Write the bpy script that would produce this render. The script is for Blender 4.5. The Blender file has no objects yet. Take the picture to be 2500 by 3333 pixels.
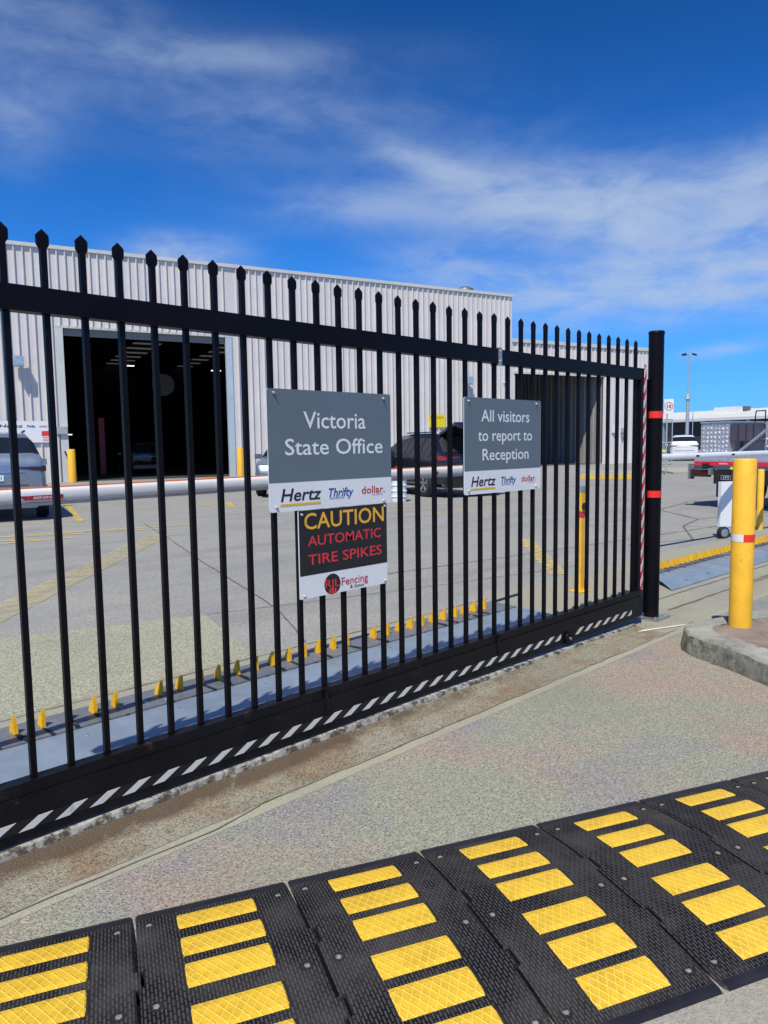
import bpy, bmesh, math, random
from mathutils import Vector, Matrix
R = math.radians
random.seed(7)
scene = bpy.context.scene
COL = scene.collection

# ------------------------------------------------------------------ camera
cam_d = bpy.data.cameras.new("camera"); cam = bpy.data.objects.new("camera", cam_d); COL.objects.link(cam)
scene.camera = cam
cam_d.sensor_fit = 'AUTO'; cam_d.sensor_width = 36.0; cam_d.lens = 25.48
cam_d.clip_start = 0.05; cam_d.clip_end = 6000
YAW, PITCH, ROLL = R(43.926), R(-5.284), R(-0.823)
fw = Vector((math.sin(YAW) * math.cos(PITCH), math.cos(YAW) * math.cos(PITCH), math.sin(PITCH)))
rt = Vector((math.cos(YAW), -math.sin(YAW), 0)); up = rt.cross(fw)
r2 = math.cos(ROLL) * rt + math.sin(ROLL) * up; u2 = -math.sin(ROLL) * rt + math.cos(ROLL) * up
m = Matrix((r2, u2, -fw)).transposed().to_4x4(); m.translation = Vector((-0.794, -2.595, 1.39))
cam.matrix_world = m

# ------------------------------------------------------------------ light and sky
SUN_AZ, SUN_EL = R(29), R(57)          # direction the light travels (from +X towards +Y) and height of the sun
sun_d = bpy.data.lights.new("sun", 'SUN'); sun = bpy.data.objects.new("sun", sun_d); COL.objects.link(sun)
sun_d.energy = 5.0; sun_d.angle = R(0.5); sun_d.color = (1.0, 0.94, 0.82)
td = Vector((math.cos(SUN_AZ) * math.cos(SUN_EL), math.sin(SUN_AZ) * math.cos(SUN_EL), -math.sin(SUN_EL)))
sun.rotation_euler = td.to_track_quat('-Z', 'Y').to_euler(); sun.location = (-20, -12, 40)

world = bpy.data.worlds.new("World"); scene.world = world; world.use_nodes = True
def build_world():
    nt = world.node_tree; N = nt.nodes; L = nt.links; N.clear()
    out = N.new("ShaderNodeOutputWorld"); bg = N.new("ShaderNodeBackground"); L.new(bg.outputs[0], out.inputs[0])
    sky = N.new("ShaderNodeTexSky"); sky.sky_type = 'NISHITA'; sky.sun_disc = False
    sky.sun_elevation = SUN_EL
    sdir = -td; sky.sun_rotation = math.atan2(sdir.x, sdir.y)
    sky.altitude = 300; sky.air_density = 1.0; sky.dust_density = 0.25; sky.ozone_density = 2.0
    tint = N.new("ShaderNodeMix"); tint.data_type = 'RGBA'; tint.blend_type = 'MULTIPLY'; tint.inputs[0].default_value = 1.0
    L.new(sky.outputs[0], tint.inputs[6]); tint.inputs[7].default_value = (0.12, 0.72, 1.58, 1)
    tc = N.new("ShaderNodeTexCoord")
    sep = N.new("ShaderNodeSeparateXYZ"); L.new(tc.outputs['Generated'], sep.inputs[0])
    def math_(op, a, b=None, c=None, clamp=False):
        n = N.new("ShaderNodeMath"); n.operation = op; n.use_clamp = clamp
        for i, v in enumerate((a, b, c)):
            if v is None: continue
            if isinstance(v, (int, float)): n.inputs[i].default_value = v
            else: L.new(v, n.inputs[i])
        return n.outputs[0]
    zc = math_('MAXIMUM', sep.outputs[2], 0.03)
    px = math_('DIVIDE', sep.outputs[0], zc); py = math_('DIVIDE', sep.outputs[1], zc)
    # wispy cirrus: stretched noise on the cloud plane
    comb = N.new("ShaderNodeCombineXYZ"); L.new(px, comb.inputs[0]); L.new(py, comb.inputs[1])
    mp = N.new("ShaderNodeMapping"); L.new(comb.outputs[0], mp.inputs[0])
    mp.vector_type = 'TEXTURE'; mp.inputs['Rotation'].default_value = (0, 0, R(-34)); mp.inputs['Scale'].default_value = (2.6, 1.0, 1)
    n1 = N.new("ShaderNodeTexNoise"); L.new(mp.outputs[0], n1.inputs[0])
    n1.inputs['Scale'].default_value = 0.9; n1.inputs['Detail'].default_value = 7; n1.inputs['Roughness'].default_value = 0.58; n1.inputs['Distortion'].default_value = 0.15
    n2 = N.new("ShaderNodeTexNoise"); mp2 = N.new("ShaderNodeMapping"); mp2.inputs['Scale'].default_value = (1, 1, 2.6); L.new(tc.outputs['Generated'], mp2.inputs[0]); L.new(mp2.outputs[0], n2.inputs[0])
    n2.inputs['Scale'].default_value = 7.0; n2.inputs['Detail'].default_value = 9; n2.inputs['Roughness'].default_value = 0.6; n2.inputs['Distortion'].default_value = 0.35
    nz = math_('ADD', math_('MULTIPLY', n1.outputs[0], 0.35), math_('MULTIPLY', n2.outputs[0], 0.65))
    az = math_('ARCTAN2', sep.outputs[1], sep.outputs[0])      # from +X towards +Y
    el = math_('ARCSINE', sep.outputs[2])
    total = None
    # banks of cloud: azimuth, elevation, half widths, tilt, strength (degrees)
    for (a0, e0, wa, we, tilt, st) in CLOUDS:
        da = math_('SUBTRACT', az, R(a0)); de = math_('SUBTRACT', el, R(e0))
        c, s = math.cos(R(tilt)), math.sin(R(tilt))
        xa = math_('ADD', math_('MULTIPLY', da, c / R(wa)), math_('MULTIPLY', de, s / R(wa)))
        ya = math_('ADD', math_('MULTIPLY', da, -s / R(we)), math_('MULTIPLY', de, c / R(we)))
        d2 = math_('ADD', math_('MULTIPLY', xa, xa), math_('MULTIPLY', ya, ya))
        g = math_('MULTIPLY', math_('EXPONENT', math_('MULTIPLY', d2, -1.0)), st)
        total = g if total is None else math_('ADD', total, g)
    mr = N.new("ShaderNodeMapRange"); mr.interpolation_type = 'SMOOTHSTEP'; L.new(nz, mr.inputs[0])
    mr.inputs[1].default_value = 0.36; mr.inputs[2].default_value = 0.64
    fac = math_('MULTIPLY', total, math_('ADD', math_('MULTIPLY', mr.outputs[0], 0.85), 0.18))
    fac = math_('MULTIPLY', math_('SUBTRACT', 1.0, math_('EXPONENT', math_('MULTIPLY', fac, -1.75))), .92)
    hz_ = N.new("ShaderNodeMix"); hz_.data_type = 'RGBA'; L.new(math_('MULTIPLY', math_('EXPONENT', math_('MULTIPLY', math_('ABSOLUTE', el), -1 / R(5.5))), .62), hz_.inputs[0])
    tp = N.new("ShaderNodeMapRange"); tp.interpolation_type = 'SMOOTHSTEP'; L.new(el, tp.inputs[0]); tp.inputs[1].default_value = R(8); tp.inputs[2].default_value = R(34); tp.inputs[3].default_value = 1.06; tp.inputs[4].default_value = .66
    tv = N.new("ShaderNodeVectorMath"); tv.operation = 'SCALE'; L.new(tint.outputs[2], tv.inputs[0]); L.new(tp.outputs[0], tv.inputs[3])
    L.new(tv.outputs[0], hz_.inputs[6]); hz_.inputs[7].default_value = (2.7, 5.0, 8.0, 1)
    mix = N.new("ShaderNodeMix"); mix.data_type = 'RGBA'; L.new(fac, mix.inputs[0]); L.new(hz_.outputs[2], mix.inputs[6])
    mix.inputs[7].default_value = (5.0, 6.1, 7.9, 1)
    L.new(mix.outputs[2], bg.inputs[0]); bg.inputs[1].default_value = 0.095
CLOUDS = [  # azimuth, elevation, half width, half height, tilt, strength
    (29, 16.2, 10, 2.8, 8, 1.5), (40.5, 19.5, 6, .9, 20, .75), (25, 11.2, 14, 2.1, 0, 1.55), (41, 13.6, 4.5, 1.2, 6, .55), (19.5, 16.8, 2.6, 2.4, 25, .9),
    (58, 26.5, 10, .9, -2, .36), (71.5, 22, 2.5, 3.2, 30, .32), (60.5, 14.0, 3.6, 1.2, 0, 1.0), (21, 6.4, 2.8, .5, -8, .55), (47, 17.5, 8, 1.4, 0, .42), (69, 28, 6, 1.6, 0, .28), (55, 23.5, 16, 3.2, 4, .24),
    (-120, 40, 60, 18, 0, 0.6)]  # unseen bank behind the camera, added for neutral fill light
build_world()
vs = scene.view_settings; vs.view_transform = 'Standard'; vs.look = 'None'; vs.exposure = 0.0; vs.gamma = 1.0
scene.cycles.max_bounces = 8; scene.cycles.use_denoising = True

# ------------------------------------------------------------------ materials
def new_mat(name):
    mt = bpy.data.materials.new(name); mt.use_nodes = True
    nt = mt.node_tree; b = nt.nodes["Principled BSDF"]
    return mt, nt, nt.nodes, nt.links, b
def mat(name, col, rough=0.5, metal=0.0, var=0.0, scale=8.0, bump=0.0, bscale=60.0, spec=None, coat=0.0, dark=None, dthr=(0.55, 0.7)):
    """plain surface with procedural tone variation, optional stains and bump"""
    mt, nt, N, L, b = new_mat(name)
    b.inputs['Roughness'].default_value = rough; b.inputs['Metallic'].default_value = metal
    b.inputs['Base Color'].default_value = (*col, 1)
    if spec is not None: b.inputs['Specular IOR Level'].default_value = spec
    if coat: b.inputs['Coat Weight'].default_value = coat; b.inputs['Coat Roughness'].default_value = 0.05
    tc = N.new("ShaderNodeTexCoord"); cur = None
    if var:
        nz = N.new("ShaderNodeTexNoise"); nz.inputs['Scale'].default_value = scale; nz.inputs['Detail'].default_value = 6; nz.inputs['Roughness'].default_value = 0.6
        L.new(tc.outputs['Object'], nz.inputs[0])
        cr = N.new("ShaderNodeValToRGB"); L.new(nz.outputs[0], cr.inputs[0])
        cr.color_ramp.elements[0].position = 0.3; cr.color_ramp.elements[1].position = 0.7
        cr.color_ramp.elements[0].color = (*[c * (1 - var) for c in col], 1); cr.color_ramp.elements[1].color = (*[min(1, c * (1 + var)) for c in col], 1)
        cur = cr.outputs[0]
        rr = N.new("ShaderNodeMapRange"); L.new(nz.outputs[0], rr.inputs[0]); rr.inputs[3].default_value = max(0.02, rough - .08); rr.inputs[4].default_value = min(1, rough + .08)
        L.new(rr.outputs[0], b.inputs['Roughness'])
    if dark is not None:
        nz2 = N.new("ShaderNodeTexNoise"); nz2.inputs['Scale'].default_value = scale * 2.3; nz2.inputs['Detail'].default_value = 9; nz2.inputs['Roughness'].default_value = 0.7
        L.new(tc.outputs['Object'], nz2.inputs[0])
        mr = N.new("ShaderNodeMapRange"); L.new(nz2.outputs[0], mr.inputs[0]); mr.inputs[1].default_value = dthr[0]; mr.inputs[2].default_value = dthr[1]
        mx = N.new("ShaderNodeMix"); mx.data_type = 'RGBA'; L.new(mr.outputs[0], mx.inputs[0])
        if cur: L.new(cur, mx.inputs[6])
        else: mx.inputs[6].default_value = (*col, 1)
        mx.inputs[7].default_value = (*dark, 1); cur = mx.outputs[2]
    if cur: L.new(cur, b.inputs['Base Color'])
    if bump:
        nb = N.new("ShaderNodeTexNoise"); nb.inputs['Scale'].default_value = bscale; nb.inputs['Detail'].default_value = 4
        L.new(tc.outputs['Object'], nb.inputs[0])
        bp = N.new("ShaderNodeBump"); bp.inputs['Strength'].default_value = bump; bp.inputs['Distance'].default_value = 0.01
        L.new(nb.outputs[0], bp.inputs['Height']); L.new(bp.outputs[0], b.inputs['Normal'])
    return mt
def ground_mat(name, cols, spots, patch_scale, grain_scale, grain_amt, bump=0.4, rough=0.85, speck=0.0, cracks=None, dirt=None, streak=0.0):
    """aggregate or asphalt: colour patches, grain, dark specks, stains, optional cracks and a dirt band"""
    mt, nt, N, L, b = new_mat(name); b.inputs['Roughness'].default_value = rough; b.inputs['Specular IOR Level'].default_value = 0.25
    tc = N.new("ShaderNodeTexCoord"); O = tc.outputs['Object']
    def noise(sc, det=6, ro=.6, dist=0.0, vec=O):
        n = N.new("ShaderNodeTexNoise"); n.inputs['Scale'].default_value = sc; n.inputs['Detail'].default_value = det
        n.inputs['Roughness'].default_value = ro; n.inputs['Distortion'].default_value = dist; L.new(vec, n.inputs[0]); return n.outputs[0]
    def mapr(v, a, c, d=0.0, e=1.0):
        n = N.new("ShaderNodeMapRange"); L.new(v, n.inputs[0])
        for i, x in zip((1, 2, 3, 4), (a, c, d, e)): n.inputs[i].default_value = x
        return n.outputs[0]
    def mixc(f, a, c, typ='MIX'):
        n = N.new("ShaderNodeMix"); n.data_type = 'RGBA'; n.blend_type = typ
        if isinstance(f, float): n.inputs[0].default_value = f
        else: L.new(f, n.inputs[0])
        for i, x in ((6, a), (7, c)):
            if isinstance(x, tuple): n.inputs[i].default_value = (*x, 1)
            else: L.new(x, n.inputs[i])
        return n.outputs[2]
    cur = cols[0]
    for k, c in enumerate(cols[1:]):
        mp = N.new("ShaderNodeMapping"); L.new(O, mp.inputs[0]); mp.inputs['Location'].default_value = (13.7 * k, 5.1 * k, 3.3 * k)
        cur = mixc(mapr(noise(patch_scale, 8, .62, 0.4, mp.outputs[0]), .5, .62), cur, c)
    vor = N.new("ShaderNodeTexVoronoi"); vor.inputs['Scale'].default_value = grain_scale; L.new(O, vor.inputs[0])
    sepc = N.new("ShaderNodeSeparateColor"); L.new(vor.outputs['Color'], sepc.inputs[0])
    g = mapr(sepc.outputs[0], 0, 1, 1 - grain_amt, 1 + grain_amt)
    cg = N.new("ShaderNodeCombineColor")
    for i in range(3): L.new(g, cg.inputs[i])
    cur = mixc(1.0, cur, cg.outputs[0], 'MULTIPLY')
    if speck:
        cur = mixc(mapr(noise(grain_scale * .75, 2, .6), .56, .62, 0, speck), cur, spots)
        cur = mixc(mapr(noise(grain_scale * .3, 4, .7), .62, .67, 0, speck * .9), cur, spots)
    lg = noise(.55, 5, .6, .5)
    cur = mixc(mapr(lg, .55, .75, 0, .35), cur, tuple(c * .62 for c in cols[0]))
    if streak:
        mp = N.new("ShaderNodeMapping"); L.new(O, mp.inputs[0]); mp.inputs['Rotation'].default_value = (0, 0, R(-18)); mp.inputs['Scale'].default_value = (.12, 1.3, 1)
        cur = mixc(mapr(noise(1.1, 7, .62, .6, mp.outputs[0]), .53, .68, 0, streak), cur, tuple(c * .45 for c in cols[0]))
    if cracks:
        nd = N.new("ShaderNodeTexNoise"); nd.inputs['Scale'].default_value = 2.2; nd.inputs['Detail'].default_value = 5; L.new(O, nd.inputs[0])
        vm = N.new("ShaderNodeVectorMath"); vm.operation = 'MULTIPLY_ADD'; L.new(nd.outputs['Color'], vm.inputs[0]); vm.inputs[1].default_value = (.55, .55, 0); L.new(O, vm.inputs[2])
        vc = N.new("ShaderNodeTexVoronoi"); vc.feature = 'DISTANCE_TO_EDGE'; vc.inputs['Scale'].default_value = cracks; L.new(vm.outputs[0], vc.inputs[0])
        msk = mapr(noise(.28, 3, .5), .50, .58)
        ck = N.new("ShaderNodeMath"); ck.operation = 'MULTIPLY'; L.new(mapr(vc.outputs['Distance'], 0.004, 0.016, 1, 0), ck.inputs[0]); L.new(msk, ck.inputs[1])
        cur = mixc(ck.outputs[0], cur, (.05, .05, .048))
    if dirt:   # (y centre, half width, colour): soil washed along the gate track
        sp = N.new("ShaderNodeSeparateXYZ"); L.new(O, sp.inputs[0])
        ab = N.new("ShaderNodeMath"); ab.operation = 'SUBTRACT'; L.new(sp.outputs[1], ab.inputs[0]); ab.inputs[1].default_value = dirt[0]
        ab2 = N.new("ShaderNodeMath"); ab2.operation = 'ABSOLUTE'; L.new(ab.outputs[0], ab2.inputs[0])
        band = mapr(ab2.outputs[0], 0, dirt[1], 1, 0)
        mu = N.new("ShaderNodeMath"); mu.operation = 'MULTIPLY'; L.new(band, mu.inputs[0]); L.new(mapr(noise(3.2, 8, .7, .4), .32, .56), mu.inputs[1])
        mx_ = N.new("ShaderNodeMath"); mx_.operation = 'MULTIPLY'; L.new(mu.outputs[0], mx_.inputs[0]); L.new(mapr(sp.outputs[0], .6, 3.2, 1, .25), mx_.inputs[1])
        cur = mixc(mapr(mx_.outputs[0], .1, .55, 0, .9), cur, dirt[2])
    L.new(cur, b.inputs['Base Color'])
    bp = N.new("ShaderNodeBump"); bp.inputs['Strength'].default_value = bump; bp.inputs['Distance'].default_value = 0.006
    L.new(vor.outputs['Distance'], bp.inputs['Height']); L.new(bp.outputs[0], b.inputs['Normal'])
    return mt
def stripe_mat(name, ca, cb, pitch, duty, shear, axis='X', worn=0.15):
    """diagonal tape: stripes along local X (or Z)"""
    mt, nt, N, L, b = new_mat(name); b.inputs['Roughness'].default_value = .45
    tc = N.new("ShaderNodeTexCoord"); sp = N.new("ShaderNodeSeparateXYZ"); L.new(tc.outputs['Object'], sp.inputs[0])
    a, o = (sp.outputs[0], sp.outputs[2]) if axis == 'X' else (sp.outputs[2], sp.outputs[0])
    def mth(op, x, y):
        n = N.new("ShaderNodeMath"); n.operation = op
        for i, v in enumerate((x, y)):
            if isinstance(v, (int, float)): n.inputs[i].default_value = v
            else: L.new(v, n.inputs[i])
        return n.outputs[0]
    v = mth('DIVIDE', mth('SUBTRACT', a, mth('MULTIPLY', o, shear)), pitch)
    f = mth('LESS_THAN', mth('FRACT', mth('ADD', v, 100.0), 0), duty)
    nz = N.new("ShaderNodeTexNoise"); nz.inputs['Scale'].default_value = 30; nz.inputs['Detail'].default_value = 8; L.new(tc.outputs['Object'], nz.inputs[0])
    mr = N.new("ShaderNodeMapRange"); L.new(nz.outputs[0], mr.inputs[0]); mr.inputs[1].default_value = .6; mr.inputs[2].default_value = .75; mr.inputs[3].default_value = 1; mr.inputs[4].default_value = 1 - worn
    f2 = mth('MULTIPLY', f, mr.outputs[0])
    mx = N.new("ShaderNodeMix"); mx.data_type = 'RGBA'; L.new(f2, mx.inputs[0]); mx.inputs[6].default_value = (*cb, 1); mx.inputs[7].default_value = (*ca, 1)
    L.new(mx.outputs[2], b.inputs['Base Color'])
    return mt
def worn_paint(name, col, lo, hi, scale=9.0, alpha=1.0):
    """road paint worn through to the surface below: transparent where gone"""
    mt, nt, N, L, b = new_mat(name); b.inputs['Roughness'].default_value = .8; b.inputs['Base Color'].default_value = (*col, 1)
    tc = N.new("ShaderNodeTexCoord"); nz = N.new("ShaderNodeTexNoise"); nz.inputs['Scale'].default_value = scale; nz.inputs['Detail'].default_value = 10; nz.inputs['Roughness'].default_value = .72
    L.new(tc.outputs['Object'], nz.inputs[0])
    mr = N.new("ShaderNodeMapRange"); L.new(nz.outputs[0], mr.inputs[0]); mr.inputs[1].default_value = lo; mr.inputs[2].default_value = hi; mr.inputs[3].default_value = 0.05; mr.inputs[4].default_value = alpha
    L.new(mr.outputs[0], b.inputs['Alpha'])
    return mt
def rubber_mat():
    mt, nt, N, L, b = new_mat("ribbed rubber"); b.inputs['Roughness'].default_value = .66; b.inputs['Specular IOR Level'].default_value = .22
    tc = N.new("ShaderNodeTexCoord"); mp = N.new("ShaderNodeMapping"); L.new(tc.outputs['Object'], mp.inputs[0]); mp.inputs['Rotation'].default_value = (0, 0, R(90))
    br = N.new("ShaderNodeTexBrick"); L.new(mp.outputs[0], br.inputs[0]); br.inputs['Scale'].default_value = 1.0
    br.inputs['Brick Width'].default_value = .026; br.inputs['Row Height'].default_value = .0095; br.inputs['Mortar Size'].default_value = .0030; br.inputs['Mortar Smooth'].default_value = .35
    br.inputs['Color1'].default_value = (.072, .068, .066, 1); br.inputs['Color2'].default_value = (.050, .047, .047, 1); br.inputs['Mortar'].default_value = (.005, .005, .007, 1)
    nz = N.new("ShaderNodeTexNoise"); nz.inputs['Scale'].default_value = 5; nz.inputs['Detail'].default_value = 9; nz.inputs['Roughness'].default_value = .68
    oi = N.new("ShaderNodeObjectInfo"); ad = N.new("ShaderNodeVectorMath"); ad.operation = 'ADD'; L.new(tc.outputs['Object'], ad.inputs[0]); L.new(oi.outputs['Location'], ad.inputs[1]); L.new(ad.outputs[0], nz.inputs[0])
    mr = N.new("ShaderNodeMapRange"); L.new(nz.outputs[0], mr.inputs[0]); mr.inputs[1].default_value = .42; mr.inputs[2].default_value = .70; mr.inputs[4].default_value = .62
    mx = N.new("ShaderNodeMix"); mx.data_type = 'RGBA'; L.new(mr.outputs[0], mx.inputs[0]); L.new(br.outputs[0], mx.inputs[6]); mx.inputs[7].default_value = (.088, .080, .074, 1)
    L.new(mx.outputs[2], b.inputs['Base Color'])
    bp = N.new("ShaderNodeBump"); bp.invert = True; bp.inputs['Strength'].default_value = .8; bp.inputs['Distance'].default_value = .004; L.new(br.outputs['Fac'], bp.inputs['Height']); L.new(bp.outputs[0], b.inputs['Normal'])
    return mt
def pad_mat():
    mt, nt, N, L, b = new_mat("yellow reflective pad"); b.inputs['Roughness'].default_value = .5
    tc = N.new("ShaderNodeTexCoord"); hs = []
    for ang in (33, -33):
        mp = N.new("ShaderNodeMapping"); L.new(tc.outputs['Object'], mp.inputs[0]); mp.inputs['Rotation'].default_value = (0, 0, R(ang))
        wv = N.new("ShaderNodeTexWave"); wv.wave_type = 'BANDS'; wv.inputs['Scale'].default_value = 14.5; wv.inputs['Distortion'].default_value = .25; L.new(mp.outputs[0], wv.inputs[0])
        mr = N.new("ShaderNodeMapRange"); L.new(wv.outputs[1], mr.inputs[0]); mr.inputs[1].default_value = .86; mr.inputs[2].default_value = 1.0; hs.append(mr.outputs[0])
    mxm = N.new("ShaderNodeMath"); mxm.operation = 'MAXIMUM'; L.new(hs[0], mxm.inputs[0]); L.new(hs[1], mxm.inputs[1])
    nz = N.new("ShaderNodeTexNoise"); nz.inputs['Scale'].default_value = 14; nz.inputs['Detail'].default_value = 8; nz.inputs['Roughness'].default_value = .7; L.new(tc.outputs['Object'], nz.inputs[0])
    cr = N.new("ShaderNodeValToRGB"); L.new(nz.outputs[0], cr.inputs[0]); cr.color_ramp.elements[0].color = (.52, .31, .018, 1); cr.color_ramp.elements[0].position = .28
    cr.color_ramp.elements[1].color = (.80, .505, .03, 1); cr.color_ramp.elements[1].position = .62
    mx = N.new("ShaderNodeMix"); mx.data_type = 'RGBA'; L.new(mxm.outputs[0], mx.inputs[0]); L.new(cr.outputs[0], mx.inputs[6]); mx.inputs[7].default_value = (.86, .58, .075, 1)
    oi = N.new("ShaderNodeObjectInfo"); ad = N.new("ShaderNodeVectorMath"); ad.operation = 'ADD'; L.new(tc.outputs['Object'], ad.inputs[0])
    sc_ = N.new("ShaderNodeVectorMath"); sc_.operation = 'SCALE'; L.new(oi.outputs['Location'], sc_.inputs[0]); sc_.inputs[3].default_value = 1.0; L.new(sc_.outputs[0], ad.inputs[1])
    L.new(ad.outputs[0], nz.inputs[0])
    ns = N.new("ShaderNodeTexNoise"); ns.inputs['Scale'].default_value = 30; ns.inputs['Detail'].default_value = 9; ns.inputs['Roughness'].default_value = .75; L.new(ad.outputs[0], ns.inputs[0])
    ms = N.new("ShaderNodeMapRange"); L.new(ns.outputs[0], ms.inputs[0]); ms.inputs[1].default_value = .60; ms.inputs[2].default_value = .72; ms.inputs[4].default_value = .75
    mw = N.new("ShaderNodeMix"); mw.data_type = 'RGBA'; L.new(ms.outputs[0], mw.inputs[0]); L.new(mx.outputs[2], mw.inputs[6]); mw.inputs[7].default_value = (.30, .17, .03, 1)
    L.new(mw.outputs[2], b.inputs['Base Color'])
    bp = N.new("ShaderNodeBump"); bp.inputs['Strength'].default_value = .6; bp.inputs['Distance'].default_value = .003; L.new(mxm.outputs[0], bp.inputs['Height']); L.new(bp.outputs[0], b.inputs['Normal'])
    return mt
def glass_mat(name, col, rough=.04):
    mt, nt, N, L, b = new_mat(name); b.inputs['Base Color'].default_value = (*col, 1); b.inputs['Roughness'].default_value = rough
    b.inputs['Specular IOR Level'].default_value = .6
    nz = N.new("ShaderNodeTexNoise"); nz.inputs['Scale'].default_value = 1.5; tc = N.new("ShaderNodeTexCoord"); L.new(tc.outputs['Object'], nz.inputs[0])
    bp = N.new("ShaderNodeBump"); bp.inputs['Strength'].default_value = .03; L.new(nz.outputs[0], bp.inputs['Height']); L.new(bp.outputs[0], b.inputs['Normal'])
    return mt
def checker_plate():
    mt, nt, N, L, b = new_mat("chequer plate aluminium"); b.inputs['Metallic'].default_value = .3; b.inputs['Roughness'].default_value = .4
    tc = N.new("ShaderNodeTexCoord"); mp = N.new("ShaderNodeMapping"); L.new(tc.outputs['Object'], mp.inputs[0]); mp.inputs['Rotation'].default_value = (R(90), 0, 0)
    br = N.new("ShaderNodeTexVoronoi"); br.inputs['Scale'].default_value = 11; br.inputs['Randomness'].default_value = .25; L.new(mp.outputs[0], br.inputs[0])
    mr = N.new("ShaderNodeMapRange"); L.new(br.outputs['Distance'], mr.inputs[0]); mr.inputs[1].default_value = .2; mr.inputs[2].default_value = .45; mr.inputs[3].default_value = 1; mr.inputs[4].default_value = 0
    mx = N.new("ShaderNodeMix"); mx.data_type = 'RGBA'; L.new(mr.outputs[0], mx.inputs[0]); mx.inputs[6].default_value = (.42, .43, .48, 1); mx.inputs[7].default_value = (.85, .86, .9, 1); L.new(mx.outputs[2], b.inputs['Base Color'])
    bp = N.new("ShaderNodeBump"); bp.inputs['Strength'].default_value = .8; bp.inputs['Distance'].default_value = .02; L.new(mr.outputs[0], bp.inputs['Height']); L.new(bp.outputs[0], b.inputs['Normal'])
    return mt
def emit_mat(name, col, s):
    mt, nt, N, L, b = new_mat(name); b.inputs['Base Color'].default_value = (*col, 1); b.inputs['Emission Color'].default_value = (*col, 1); b.inputs['Emission Strength'].default_value = s
    return mt
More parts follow.
